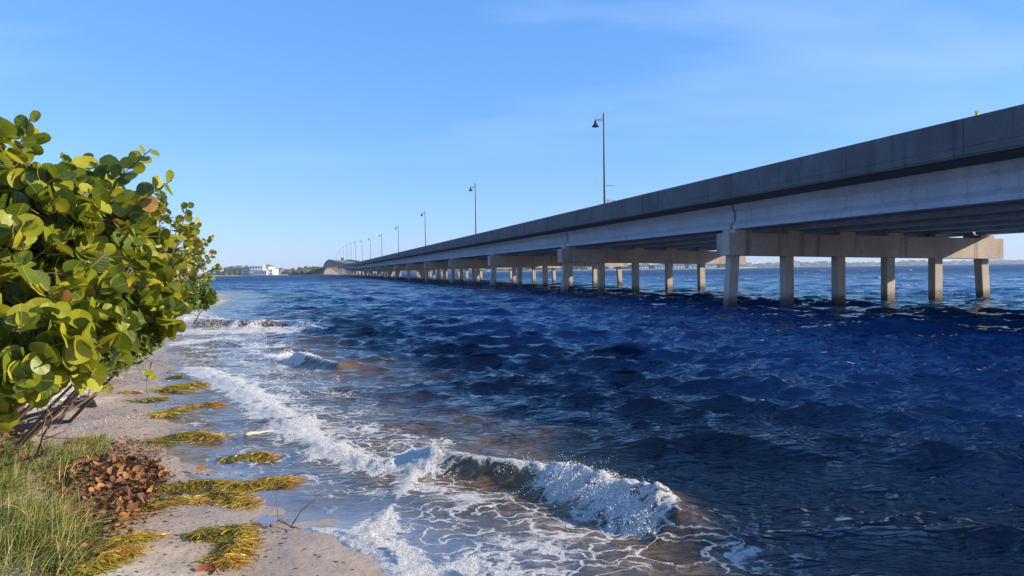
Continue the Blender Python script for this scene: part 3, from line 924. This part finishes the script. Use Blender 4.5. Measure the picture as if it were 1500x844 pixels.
def rand_dir():
    while True:
        v = Vector((random.uniform(-1, 1), random.uniform(-1, 1), random.uniform(-1, 1)))
        if .05 < v.length < 1: return v.normalized()
def leaf_matrix(base, axis, nrm, size):
    y = axis.normalized(); z = (nrm - y * nrm.dot(y))
    z = z.normalized() if z.length > 1e-3 else y.orthogonal().normalized()
    x = y.cross(z)
    m = Matrix(((x.x, y.x, z.x, base.x), (x.y, y.y, z.y, base.y), (x.z, y.z, z.z, base.z), (0, 0, 0, 1)))
    return m @ Matrix.Diagonal((size, size, size, 1))

TO_CAM = lambda p: (Vector((0, 0, CAM_H)) - p).normalized()
def shrub(label, base, lobes, lsize, per, nobj, group, sprigs=(), yellow=0.0, tw=.006, name='sea_grape_shrub', fan_rest=True, hollow=.45):
    """lobes: (centre, radius) ; a stem runs from the base to each lobe, twigs with alternate leaves fill it"""
    base = Vector(base)
    t = thing(name, label, 'shrub', base, group)
    wood = MB(); stems = MB(); mats = []
    for (c, r) in lobes:
        c = Vector(c)
        mid = base.lerp(c, .5) + rand_dir() * r * .2 - Vector((0, 0, .12 * (c - base).length))
        P = [base + rand_dir() * .05, base.lerp(mid, .5) + rand_dir() * .04, mid, mid.lerp(c, .6) + rand_dir() * .05, c]
        stems.tube([p - base for p in P], [tw * 4, tw * 3.6, tw * 3, tw * 2.4, tw * 1.8], 7)
        ntw = max(6, int(per * r * r))
        for k in range(ntw):
            d = rand_dir()
            if d.z < -.6: d.z *= .4; d.normalize()
            L = r * random.uniform(.75, 1.12)
            s0 = c + d * r * .12
            bend = (d + Vector((0, 0, .25)) + rand_dir() * .25).normalized()
            e = c + d * L * .6 + bend * L * .4
            m_ = s0.lerp(e, .5) + rand_dir() * r * .07
            wood.tube([s0 - base, m_ - base, e - base], [tw, tw * .8, tw * .45], 5)
            nl = random.randint(5, 8)
            for j in range(nl):
                f = hollow + (1 - hollow) * (j + random.uniform(.2, .8)) / nl
                p = s0.lerp(m_, f * 2) if f < .5 else m_.lerp(e, f * 2 - 1)
                ax = (bend * .55 + rand_dir() * .9 + Vector((0, 0, .12))).normalized()
                nn = (d * .6 + Vector((0, 0, .55)) + rand_dir() * .75)
                sz = lsize * random.uniform(.62, 1.12) * (1.05 - .35 * (f > .85))
                mats.append(leaf_matrix(p, ax, nn, sz))
    for pts, nl, s0, s1 in sprigs:                       # long shoots that stand out of the crown
        pts = [Vector(p) for p in pts]
        wood.tube([p - base for p in pts], [tw * 1.3] + [tw * .7] * (len(pts) - 1), 6)
        for j in range(nl):
            f = (j + .6) / nl * (len(pts) - 1); i = min(int(f), len(pts) - 2); p = pts[i].lerp(pts[i + 1], f - i)
            tdir = (pts[i + 1] - pts[i]).normalized()
            sd = tdir.cross(Vector((0, 1, .3))).normalized() * (1 if j % 2 else -1)
            ax = (sd * .8 + tdir * .45 + rand_dir() * .4).normalized()
            nn = (TO_CAM(p) * .5 + to_sun * .5 + rand_dir() * .6)
            mats.append(leaf_matrix(p, ax, nn, s0 + (s1 - s0) * j / nl))
    stems.build('trunk', M['bark'], t)
    wood.build('twigs', M['bark'], t)
    # the leaves that show largest are parts of their own
    cen = lambda m: m @ Vector((0, .5, 0))
    def score(m):
        p = cen(m); dist = (p - Vector((0, 0, CAM_H))).length
        best = min(((p - Vector(c)).dot(TO_CAM(Vector(c))) / r) * -1 for c, r in lobes) if lobes else 0
        return best * .5 + dist / lsize * .012
    mats.sort(key=score)
    for m in mats[:nobj]:
        if random.random() < yellow: me = LEAVES[random.choice((11, 12, 13, 11, 12))]
        else: me = random.choices(LEAVES, LEAF_W)[0]
        o = bpy.data.objects.new('leaf', me); COL.objects.link(o); o.parent = t
        mm = m.copy(); mm.translation -= base
        o.matrix_basis = mm
    rest = mats[nobj:]
    if rest:
        mm = []
        for m in rest:
            q = m.copy(); q.translation -= base; mm.append(q)
        rn = [random.choice((.9, .93, .96, .87)) if random.random() < yellow + .03 else random.uniform(0, .8) for _ in rest]
        o = scatter_mesh('foliage', mm, rn, FAN, M['leaf'], t); o['kind'] = 'stuff'
    return t

def lobe(px, py, Y, rpx): return (at_depth(px, py, Y), rpx * Y / FPX)
SG = 'sea grape shrubs along the beach'
def gp(x, y): return Vector((x, y, ground(x, y)))
# nearest shrub, at the picture's left edge
shrub('nearest sea grape shrub with the largest round leaves overhanging the grass', gp(-4.9, 5.0),
      [lobe(30, 265, 5.0, 88), lobe(-60, 300, 5.0, 130), lobe(85, 330, 5.0, 92), lobe(20, 400, 4.6, 110), lobe(-70, 450, 4.5, 130), lobe(90, 430, 4.9, 100), lobe(50, 505, 4.3, 85), lobe(140, 490, 4.8, 58), lobe(-30, 560, 4.1, 80), lobe(45, 545, 4.3, 56), lobe(105, 530, 4.5, 46), lobe(-110, 620, 4.0, 90), lobe(5, 560, 4.5, 55), lobe(20, 580, 4.6, 42), lobe(85, 556, 4.8, 40), lobe(-40, 600, 4.4, 60)],
      .145, 165, 300, SG,
      [([at_depth(5, 260, 5), at_depth(30, 210, 5), at_depth(45, 172, 4.95)], 9, .10, .085)], .02)
# second shrub, behind it, whose shoots stand against the sky
shrub('second sea grape shrub with two leafy shoots standing against the sky', gp(-5.4, 7.6),
      [lobe(140, 320, 6.8, 75), lobe(110, 290, 7.0, 62), lobe(195, 345, 7.2, 58), lobe(175, 415, 6.6, 72), lobe(215, 430, 6.6, 48), lobe(120, 400, 7.2, 80), lobe(190, 470, 6.2, 55), lobe(232, 472, 6.2, 24)],
      .145, 150, 300, SG,
      [([at_depth(150, 300, 6.8), at_depth(180, 255, 6.8), at_depth(222, 218, 6.7)], 13, .16, .085),
       ([at_depth(170, 330, 6.8), at_depth(210, 292, 6.7), at_depth(252, 264, 6.6)], 10, .17, .11),
       ([at_depth(120, 290, 6.9), at_depth(135, 260, 6.8), at_depth(143, 236, 6.8)], 5, .22, .20)], .05)
# shrubs farther along the beach
shrub('middle sea grape shrub with small-looking leaves and yellow patches', gp(-8.3, 14.2),
      [lobe(235, 330, 14, 42), lobe(225, 375, 14, 55), lobe(255, 365, 13.5, 42), lobe(262, 410, 13, 40), lobe(225, 425, 13, 48), lobe(200, 350, 14.5, 50), lobe(245, 450, 12.5, 34), lobe(180, 420, 13.5, 50)],
      .155, 44, 300, SG,
      [([at_depth(232, 320, 14), at_depth(236, 295, 14), at_depth(234, 272, 14)], 12, .16, .10),
       ([at_depth(262, 345, 13.6), at_depth(270, 320, 13.6), at_depth(275, 298, 13.5)], 9, .17, .11),
       ([at_depth(268, 360, 13.6), at_depth(280, 340, 13.6), at_depth(291, 326, 13.5)], 8, .16, .11)], .12, .010)
shrub('farthest sea grape shrub with yellow leaves, reaching out to the water', gp(-14.6, 28),
      [lobe(283, 375, 25, 26), lobe(280, 405, 25, 34), lobe(300, 400, 24, 22), lobe(262, 385, 27, 36), lobe(300, 425, 23, 20), lobe(277, 430, 23, 28), lobe(250, 420, 26, 40)],
      .165, 20, 300, SG,
      [([at_depth(292, 370, 25), at_depth(302, 352, 25), at_depth(311, 348, 25)], 8, .18, .12),
       ([at_depth(300, 385, 25), at_depth(310, 375, 25), at_depth(313, 368, 25)], 6, .18, .12)], .22, .016)

def fine_bush(label, base, lobes, lsize, n, mat, name='leafy_bush'):
    base = Vector(base); t = thing(name, label, 'bush', base)
    st = MB(); mats = []
    for c, r in lobes:
        c = Vector(c)
        st.tube([(0, 0, 0), (c - base) * .5 + rand_dir() * .03, c - base], [.02, .014, .006], 6)
        for _ in range(n):
            d = rand_dir(); p = c + d * r * random.uniform(.45, 1.0) ** .6
            mats.append(leaf_matrix(p - base, (d + rand_dir()).normalized(), d + Vector((0, 0, .6)) + rand_dir() * .7, lsize * random.uniform(.6, 1.2)))
            if random.random() < .2: st.tube([c - base + d * r * .2, p - base], [.006, .002], 4)
    st.build('stems', M['bark'], t)
    sh = [leaf_shape(.2, .12, False, 8, .55, 0, .1, i) for i in range(3)]
    o = scatter_mesh('foliage', mats, [random.random() for _ in mats], sh, mat, t); o['kind'] = 'stuff'
fine_bush('small-leaved dark green bush at the water end of the shrubs', gp(-12.9, 24.5), [lobe(290, 432, 22.5, 22), lobe(272, 438, 22, 18), lobe(303, 436, 22.5, 12)], .11, 700, M['small_leaf'])
fine_bush('small-leaved vine growing under the nearest sea grape leaves', gp(-4.55, 6.6), [lobe(175, 500, 6.2, 42), lobe(150, 520, 5.9, 30), lobe(205, 490, 6.3, 28)], .055, 700, M['small_leaf'], 'leafy_vine')

# ------------------------------------------------------------------ beach litter, grass, wrack
def blade_material(name, stops, trans=.3, rough=.55):
    t = NT(name); c = t.ramp(t.attr('rnd'), stops)
    t.put(c, t.b.inputs['Base Color']); t.set(Roughness=rough)
    tl = t.n.new('ShaderNodeBsdfTranslucent'); t.put(c, tl.inputs[0])
    mx = t.n.new('ShaderNodeMixShader'); mx.inputs[0].default_value = trans
    t.put(t.b.outputs[0], mx.inputs[1]); t.put(tl.outputs[0], mx.inputs[2]); t.put(mx.outputs[0], t.out.inputs['Surface'])
    return t.m
M['grass'] = blade_material('beach grass', [(0, (.035, .075, .012)), (.45, (.10, .16, .025)), (.7, (.26, .26, .05)), (1, (.48, .38, .16))])
M['wrack'] = blade_material('washed up seagrass', [(0, (.06, .075, .012)), (.25, (.22, .21, .02)), (.5, (.46, .35, .03)), (.78, (.55, .27, .03)), (1, (.26, .10, .03))], .25, .35)
M['bag'] = simple('black plastic', (.012, .013, .018), .22, 0, .3, 6)

def ribbons(paths, widths, rn, seg):
    """paths (n, seg+1, 3) -> flat ribbons"""
    P = np.asarray(paths); n = len(P)
    T = np.zeros_like(P); T[:, 1:-1] = P[:, 2:] - P[:, :-2]; T[:, 0] = P[:, 1] - P[:, 0]; T[:, -1] = P[:, -1] - P[:, -2]
    up = rng.normal(0, .6, (n, 1, 3)) + np.array([0, 0, 1.0])
    S = np.cross(T, np.broadcast_to(up, T.shape)); S /= np.linalg.norm(S, axis=2, keepdims=True) + 1e-9
    w = np.asarray(widths)[:, None, None] * np.linspace(1, .25, seg + 1)[None, :, None]
    V = np.stack([P - S * w, P + S * w], 2).reshape(-1, 3)
    base = (np.arange(n) * (seg + 1) * 2)[:, None]
    k = np.arange(seg)[None] * 2
    F = np.stack([base + k, base + k + 1, base + k + 3, base + k + 2], 2).reshape(-1, 4)
    A = np.repeat(np.asarray(rn).reshape(n, -1) if np.ndim(rn) == 2 else np.repeat(np.asarray(rn)[:, None], seg + 1, 1), 2, axis=1).reshape(-1)
    return V, F, A

def zg(X, Y): return ground_np(np.asarray(X, float), np.asarray(Y, float))[0]

def sample_poly(poly, n):
    poly = [tuple(on_ground(*p)[:2]) for p in poly]
    xs = [p[0] for p in poly]; ys = [p[1] for p in poly]; out = []
    while len(out) < n:
        X = rng.uniform(min(xs), max(xs), 4 * n); Y = rng.uniform(min(ys), max(ys), 4 * n)
        m = in_poly(poly, X, Y); out += list(zip(X[m], Y[m]))
    return np.array(out[:n])

def grass(label, poly, n, lo, hi, tuft=60):
    c = sample_poly(poly, tuft)
    idx = rng.integers(0, tuft, n)
    XY = c[idx] + rng.normal(0, .055, (n, 2))
    L = rng.uniform(lo, hi, n); seg = 6
    az = rng.normal(R(20), 1.0, n)[:, None] + rng.normal(0, .5, tuft)[idx][:, None]
    lean = np.abs(rng.normal(.75, .4, n))[:, None]
    t = np.linspace(0, 1, seg + 1)[None]
    hor = L[:, None] * (t * np.sin(lean * .5) + t ** 2 * lean * .45)
    ver = L[:, None] * np.maximum(t * np.cos(lean * .6) - t ** 2.2 * lean * .45, -.02)
    X = XY[:, :1] + hor * np.cos(az); Y = XY[:, 1:] + hor * np.sin(az)
    Z = zg(XY[:, 0], XY[:, 1])[:, None] + ver
    rn = np.clip(.40 + .55 * rng.random(tuft)[idx] + rng.normal(0, .2, n), 0, 1)
    V, F, A = ribbons(np.stack([X, Y, Z], 2), rng.uniform(.0016, .0034, n), rn, seg)
    me = mesh_np('beach_grass', V, F); vattr(me, 'rnd', A)
    o = link('beach_grass', me, M['grass']); tag(o, label, 'grass', kind='stuff')
grass('green and straw-coloured grass growing thick in the near corner of the beach', [(-60, 660), (60, 655), (105, 700), (110, 745), (75, 790), (40, 860), (-80, 880)], 5200, .10, .27, 90)
grass('short green grass tuft behind the pile of dry leaves', [(70, 668), (110, 645), (150, 645), (150, 675), (95, 690)], 1300, .06, .14, 40)
grass('thin dry grass at the foot of the nearest shrub', [(0, 800), (70, 770), (130, 800), (110, 850), (0, 860)], 700, .15, .34, 40)

def wrack(label, px_path, wpx, n, L, bias=.45, lift=.05):
    """a tangle of seagrass blades combed along a path"""
    pts = np.array([on_ground(*p)[:2] for p in px_path])
    seg_l = np.hypot(*(pts[1:] - pts[:-1]).T); cum = np.concatenate([[0], np.cumsum(seg_l)]) / seg_l.sum()
    t0 = rng.uniform(0, 1, n)
    cx = np.interp(t0, cum, pts[:, 0]); cy = np.interp(t0, cum, pts[:, 1])
    dist = cy.mean(); w = wpx * dist / FPX * 1.6
    lift = lift * .65; bias = bias + .06; w = w * 1.25
    g = rng.normal(0, 1, n); off = np.clip(g, -2.6, 2.6) * w * .5 * (.5 + 1.1 * vnoise(t0 * 9 + n, t0 * 0 + .5))
    dirv = np.array([np.interp(np.minimum(t0 + .15, 1), cum, pts[:, 0]) - np.interp(np.maximum(t0 - .15, 0), cum, pts[:, 0]),
                     np.interp(np.minimum(t0 + .15, 1), cum, pts[:, 1]) - np.interp(np.maximum(t0 - .15, 0), cum, pts[:, 1])])
    an = np.arctan2(dirv[1], dirv[0]) + rng.normal(0, .8, n) + np.where(rng.random(n) < .2, rng.normal(0, 1.5, n), 0)
    nx, ny = -dirv[1] / np.hypot(*dirv), dirv[0] / np.hypot(*dirv)
    cx = cx + nx * off; cy = cy + ny * off
    seg = 6; t = np.linspace(-.5, .5, seg + 1)[None]
    LL = rng.uniform(.35, 1.1, n)[:, None] * L
    curve = rng.normal(0, 1.7, n)[:, None]
    aa = an[:, None] + curve * t
    X = cx[:, None] + LL * t * np.cos(aa); Y = cy[:, None] + LL * t * np.sin(aa)
    pile = lift * (.35 + 1.1 * vnoise(cx * 9, cy * 9))[:, None] * np.exp(-(g / 1.0) ** 2)[:, None] * rng.uniform(.15, 1.1, n)[:, None]
    Z = np.maximum(zg(X, Y), .0) + .004 + pile * (1 - (2 * t) ** 2 * .75) + rng.uniform(0, .006, (n, 1))
    rn = np.clip(bias - .28 + .5 * t0 + rng.normal(0, .26, n) - .12 * (g < -.4), 0, 1)  # golden to orange towards the path's end, sunlit tips put into the colour
    V, F, A = ribbons(np.stack([X, Y, Z], 2), rng.uniform(.0022, .0042, n) * (.7 + .06 * dist), rn, seg)
    me = mesh_np('seagrass_clump', V, F); vattr(me, 'rnd', A)
    o = link('seagrass_clump', me, M['wrack']); tag(o, label, 'seagrass', 'clumps of washed up seagrass')
wrack('farthest small green seagrass clump at the edge of the surf', [(252, 557), (268, 550), (285, 549)], 5, 220, .3, .15)
wrack('golden seagrass clump on the sand beside the surf, second from the far end', [(240, 575), (262, 570), (292, 563)], 12, 900, .32, .45, .08)
wrack('orange seagrass clump with a curled tip pointing at the water', [(240, 612), (262, 602), (290, 597), (326, 594)], 8, 1100, .30, .62, .07)
wrack('green seagrass clump with an orange tip lying on wet sand', [(232, 652), (262, 642), (288, 638), (314, 646)], 9, 1100, .30, .36, .07)
wrack('small seagrass clump washed by the thin surf alone', [(332, 675), (355, 671), (378, 668), (396, 674)], 6, 750, .24, .50, .05)
wrack('longest seagrass band stretching from the dry leaves to the surf', [(212, 722), (255, 716), (300, 712), (350, 716), (395, 708), (430, 706)], 8, 2300, .30, .36, .06)
wrack('yellow seagrass strands lying below the long band', [(205, 748), (240, 738), (275, 733), (300, 736)], 5, 600, .25, .50, .02)
wrack('seagrass patch hanging below the middle of the long band', [(318, 720), (335, 732), (355, 740), (372, 738)], 9, 1000, .24, .42, .04)
wrack('thick seagrass clump bent like a hook in the bottom wet sand', [(292, 790), (318, 780), (345, 777), (352, 790), (340, 815), (328, 832)], 9, 1700, .24, .46, .06)
wrack('thin seagrass strands reaching towards the hooked clump', [(352, 776), (366, 772), (378, 771)], 3, 150, .16, .85, .02)
wrack('yellow seagrass clump at the bottom beside the grass', [(105, 846), (135, 832), (165, 815), (190, 806)], 8, 900, .26, .50, .04)
wrack('sparse seagrass strands crossing the bare sand below the leaves', [(150, 800), (190, 792), (230, 786)], 8, 240, .25, .45, .015)
wrack('small tuft of orange seaweed on the sand under the twigs', [(176, 577), (192, 575), (206, 577)], 4, 220, .12, .85, .03)
wrack('flattened olive seagrass patch near the far sand edge', [(205, 590), (225, 585), (245, 584)], 6, 300, .25, .18, .02)

# dry leaves: litter too small to tell apart, and the larger single leaves
def dry_shape(i): return leaf_shape(random.uniform(-.2, .9), random.uniform(.1, .6), True, 12, random.uniform(.65, 1.0), random.uniform(-.5, .6), .06, i)
DRY = [leaf_mesh('fallen_leaf', r, M['dry_leaf'], cup=random.uniform(-.3, .7), fold=random.uniform(.1, .6), n=12, wid=random.uniform(.7, 1.0), curl=random.uniform(-.4, .6), tip=.05, seed=90 + i)
       for i, r in enumerate((.05, .15, .25, .35, .45, .55, .65, .75, .82, .9, .97))]
def litter(label, poly, n, lo, hi, h=.05):
    XY = sample_poly(poly, n); Z = np.maximum(zg(XY[:, 0], XY[:, 1]), 0)
    sh = [leaf_shape(.5, .3, False, 8, .7, .3, .05, i) for i in range(4)] + [leaf_shape(.2, .1, False, 6, .25, .4, .1, i) for i in range(3)]
    mats = []
    for (x, y), z in zip(XY, Z):
        mats.append(leaf_matrix(Vector((x, y, z + random.uniform(.003, h))), rand_dir() * Vector((1, 1, .35)), Vector((0, 0, 1)) + rand_dir() * .8, random.uniform(lo, hi)))
    o = scatter_mesh('leaf_litter', mats, [min(1, random.random() ** 1.4) for _ in mats], sh, M['dry_leaf'])
    tag(o, label, 'leaf litter', kind='stuff')
litter('brown litter of dry leaves heaped between the grass and the seagrass', [(75, 690), (130, 675), (215, 682), (250, 700), (215, 745), (165, 790), (110, 770), (85, 730)], 2600, .015, .07, .05)
litter('scattered dry scraps reaching from the leaf heap into the seagrass', [(60, 660), (160, 640), (250, 690), (270, 725), (200, 780), (120, 820), (70, 760)], 1400, .01, .05, .02)
litter('brown leaf scraps on the sand behind the leaf heap', [(150, 650), (190, 640), (240, 660), (225, 690), (160, 680)], 500, .01, .045, .02)
litter('dark red litter of dead leaves under the nearest shrub', [(-40, 600), (25, 590), (45, 640), (40, 690), (-40, 700)], 900, .03, .10, .08)
litter('thin dry litter at the foot of the grass', [(60, 790), (140, 770), (150, 820), (60, 850)], 450, .015, .06, .03)
big = [(88, 706, 9, 'bright orange curled leaf on top of the leaf heap'), (172, 696, 7, 'long tan leaf lying flat at the top of the leaf heap'), (193, 700, 6, 'reddish tan leaf beside the long tan leaf'),
       (157, 721, 8, 'golden leaf in the middle of the leaf heap'), (108, 795, 8, 'orange round leaf at the bottom of the grass'), (81, 778, 6, 'light brown round leaf between grass blades'),
       (320, 838, 10, 'dark red leaf on wet sand at the bottom under the hooked seagrass'), (40, 648, 8, 'yellow leaf lying at the edge of the dark red litter'), (300, 693, 9, 'small orange leaf floating beside the long seagrass band')]
for px, py, k, lab in big:
    p = on_ground(px, py, .045 if k != 10 else .012)
    o = bpy.data.objects.new('fallen_leaf', DRY[k]); COL.objects.link(o)
    o.matrix_basis = leaf_matrix(p, rand_dir() * Vector((1, 1, .2)), Vector((.3, -.35, 1)) + rand_dir() * .2, .07 if px == 300 else random.uniform(.09, .13))
    tag(o, lab, 'leaf', 'single fallen leaves')
for i, (x, y) in enumerate(sample_poly([(50, 690), (110, 665), (215, 672), (250, 700), (225, 745), (170, 790), (100, 810), (85, 740)], 34)):
    o = bpy.data.objects.new('fallen_leaf', random.choice(DRY[:8])); COL.objects.link(o)
    o.matrix_basis = leaf_matrix(Vector((x, y, max(ground(x, y), 0) + random.uniform(.02, .08))), rand_dir() * Vector((1, 1, .35)), Vector((.2, -.3, 1)) + rand_dir() * .9, random.uniform(.06, .12))
    tag(o, 'curled brown dry leaf lying in the heap between grass and seagrass', 'leaf', 'brown leaves of the heap')
for i, (x, y) in enumerate(sample_poly([(-20, 610), (30, 600), (40, 680), (-20, 690)], 14)):
    o = bpy.data.objects.new('fallen_leaf', random.choice(DRY[:4])); COL.objects.link(o)
    o.matrix_basis = leaf_matrix(Vector((x, y, max(ground(x, y), 0) + random.uniform(.02, .1))), rand_dir() * Vector((1, 1, .35)), Vector((.2, -.3, 1)) + rand_dir() * .6, random.uniform(.1, .17))
    tag(o, 'dark dead leaf in the red-brown litter below the nearest shrub', 'leaf', 'dead leaves under the shrub')

# dead branches and twigs
def wiggle(a, b, n, amp):
    a, b = Vector(a), Vector(b); L = (b - a).length
    return [a] + [a.lerp(b, k / n) + rand_dir() * amp * L for k in range(1, n)] + [b]
def dead_branch(label, path, r0, side=5, name='dead_branch', mat='twig', group='dead branches on the sand', green=()):
    P = []
    for i in range(len(path) - 1): P += wiggle(path[i], path[i + 1], 4, .03)[: None if i == len(path) - 2 else -1]
    t = thing(name, label, 'branch', P[0], group)
    b0 = Vector(P[0]); n = len(P)
    m = MB(); m.tube([Vector(p) - b0 for p in P], [r0 * (1 - .75 * k / (n - 1)) for k in range(n)], 7); m.build('stem', M[mat], t, sm=True)
    for k in range(side):
        i = random.randint(1, n - 2); p = Vector(P[i]); d = (Vector(P[i + 1]) - Vector(P[i - 1])).normalized()
        q = p + (d * .6 + rand_dir() * .8).normalized() * random.uniform(.12, .4)
        q.z = max(q.z, ground(q.x, q.y) + .01)
        m = MB(); m.tube([x - b0 for x in wiggle(p, q, 3, .08)], [r0 * .45, r0 * .35, r0 * .28, r0 * .15], 5); m.build('twig', M[mat], t, sm=True)
    for p, sz in green:
        o = bpy.data.objects.new('leaf', LEAVES[random.choice((8, 9, 7))]); COL.objects.link(o); o.parent = t
        o.matrix_basis = leaf_matrix(Vector(p) - b0, Vector((.3, 0, .9)), TO_CAM(Vector(p)) + to_sun * .4, sz)
    return t
G = on_ground
def up(px, py, Y): return at_depth(px, py, Y)
dead_branch('long dead twig lying across the sand in front of the plastic bag', [G(38, 628, .02), up(62, 610, 5.9), up(92, 592, 6.0)], .013, 6)
dead_branch('leaning dead branch rising over the bag with a few green leaves', [G(42, 680, .01), up(75, 620, 5.7), up(150, 572, 5.9), up(205, 545, 6.3), up(234, 500, 6.8)], .012, 9, green=((up(155, 577, 6.0), .085), (up(216, 552, 6.3), .07), (up(222, 556, 6.3), .055), (up(236, 502, 6.8), .05)))
dead_branch('upright dead twig standing in the sand above the dry leaves', [G(57, 674, -.02), up(60, 650, 5.35), up(70, 628, 5.4)], .011, 3)
dead_branch('forked twig lying from the upright twig towards the shell line', [G(66, 640, .03), G(100, 622, .03), G(150, 612, .02)], .007, 4)
dead_branch('bare branch arching from the vine over the surf edge', [up(165, 530, 6.6), up(195, 512, 6.9), up(222, 531, 6.9), G(244, 548, .02)], .010, 8)
dead_branch('thin bare branch under the shrub pointing at the sand', [up(95, 545, 5.2), up(130, 560, 5.5), up(175, 560, 6.0)], .008, 7)
dead_branch('bare reddish twigs standing in the foam beyond the shrubs', [G(283, 478, 0), up(290, 463, 24), up(298, 455, 24)], .03, 8)
dead_branch('dark stick half buried in the bare sand below the seagrass', [G(198, 757, .012), G(235, 752, .012), G(268, 750, .01)], .009, 1)
dead_branch('bleached driftwood stick lying in the thin surf', [G(358, 641, .03), G(385, 637, .03), G(408, 634, .02)], .022, 0, 'driftwood_stick', 'grey_wood', 'driftwood in the surf')
dead_branch('small tangled dark twig stranded where the foam ends', [G(396, 775, .02), G(412, 771, .035), G(432, 777, .01)], .010, 6)

# brushwood: a heap of thin pale twigs below the shrub
m = MB()
for (x, y) in sample_poly([(30, 590), (60, 568), (130, 565), (140, 590), (100, 600), (45, 605)], 110):
    z = max(ground(x, y), 0); a = random.uniform(0, 6.28); L = random.uniform(.15, .5)
    p = Vector((x, y, z + random.uniform(.01, .14))); q = p + Vector((math.cos(a) * L, math.sin(a) * L, random.uniform(-.08, .12)))
    q.z = max(q.z, ground(q.x, q.y) + .005)
    m.tube(wiggle(p, q, 3, .06), [.006, .005, .004, .002], 4)
for (x, y) in sample_poly([(150, 560), (200, 540), (245, 525), (255, 560), (205, 570)], 70):
    z = max(ground(x, y), 0); a = random.uniform(-.6, .6) + 2.8; L = random.uniform(.15, .5)
    p = Vector((x, y, z + random.uniform(.01, .05))); q = p + Vector((math.cos(a) * L, math.sin(a) * L, random.uniform(-.03, .08)))
    q.z = max(q.z, ground(q.x, q.y) + .005)
    m.tube(wiggle(p, q, 3, .06), [.006, .005, .004, .002], 4)
o = m.build('brushwood', M['grey_wood']); tag(o, 'tangle of thin pale dry twigs on the sand under the shrubs', 'twigs', kind='stuff')

# crumpled plastic bag
def bag():
    c = G(126, 596); bm = bmesh.new(); bmesh.ops.create_icosphere(bm, subdivisions=3, radius=1.0)
    for v in bm.verts:
        d = v.co.copy()
        n1 = float(fbm(np.array([d.x * 2.2 + 5]), np.array([d.y * 2.2 + d.z * 1.7]), 3)[0])
        fold = abs(math.sin(5 * d.x + 3 * d.y + 2 * n1))
        r = .62 + .55 * n1 + .12 * fold
        v.co = Vector((d.x * .16 * r, d.y * .11 * r, max(d.z, -.12) * .10 * r * (1.25 - .6 * d.x)))
    me = bpy.data.meshes.new('plastic_bag'); bm.to_mesh(me); bm.free()
    o = link('plastic_bag', me, M['bag'], loc=(c.x, c.y, c.z + .012)); o.rotation_euler = (0, 0, R(-15))
    tag(o, 'crumpled black plastic bag lying on the sand under the twigs', 'plastic bag')
bag()

# shell fragments along the drift line
C = []; rad = []; sq = []
for (x, y) in sample_poly([(110, 622), (160, 610), (215, 604), (245, 598), (248, 606), (200, 616), (150, 622), (90, 640)], 260):
    C.append((x, y, max(ground(x, y), 0) + .004)); rad.append(random.uniform(.002, .008)); sq.append((random.uniform(.8, 1.8), .9, .45))
o = blobs('shell_fragments', np.array(C), np.array(rad), simple('pale shell', (.56, .48, .39), .7, 0, .3, 20), np.array(sq))
tag(o, 'pale line of shell fragments across the sand', 'shells', kind='stuff')
C = []; rad = []; sq = []
for (x, y) in sample_poly([(40, 640), (240, 560), (330, 640), (390, 770), (560, 850), (120, 860), (180, 760), (240, 700)], 900):
    C.append((x, y, max(ground(x, y), 0) + .002)); rad.append(random.uniform(.002, .008)); sq.append((random.uniform(.6, 3.2), random.uniform(.6, 1.6), .4))
o = blobs('beach_debris', np.array(C), np.array(rad), simple('dark plant crumbs', (.07, .045, .03), .9, 0, .4, 20), np.array(sq))
tag(o, 'dark crumbs of bark and weed strewn over the wet sand', 'debris', kind='stuff')

# ------------------------------------------------------------------ haze over the bay
hm = bpy.data.materials.new('bay haze'); hm.use_nodes = True
hn = hm.node_tree.nodes; hn.remove(hn['Principled BSDF'])
pv = hn.new('ShaderNodeVolumePrincipled'); pv.inputs['Color'].default_value = (.78, .88, 1.0, 1); pv.inputs['Density'].default_value = .00013
hm.node_tree.links.new(pv.outputs[0], hn['Material Output'].inputs['Volume'])
m = MB(); m.box((500, 2700, 16.5), (11800, 5900, 40)); o = m.build('haze', hm)
tag(o, 'thin pale haze over the bay', 'haze', kind='stuff')
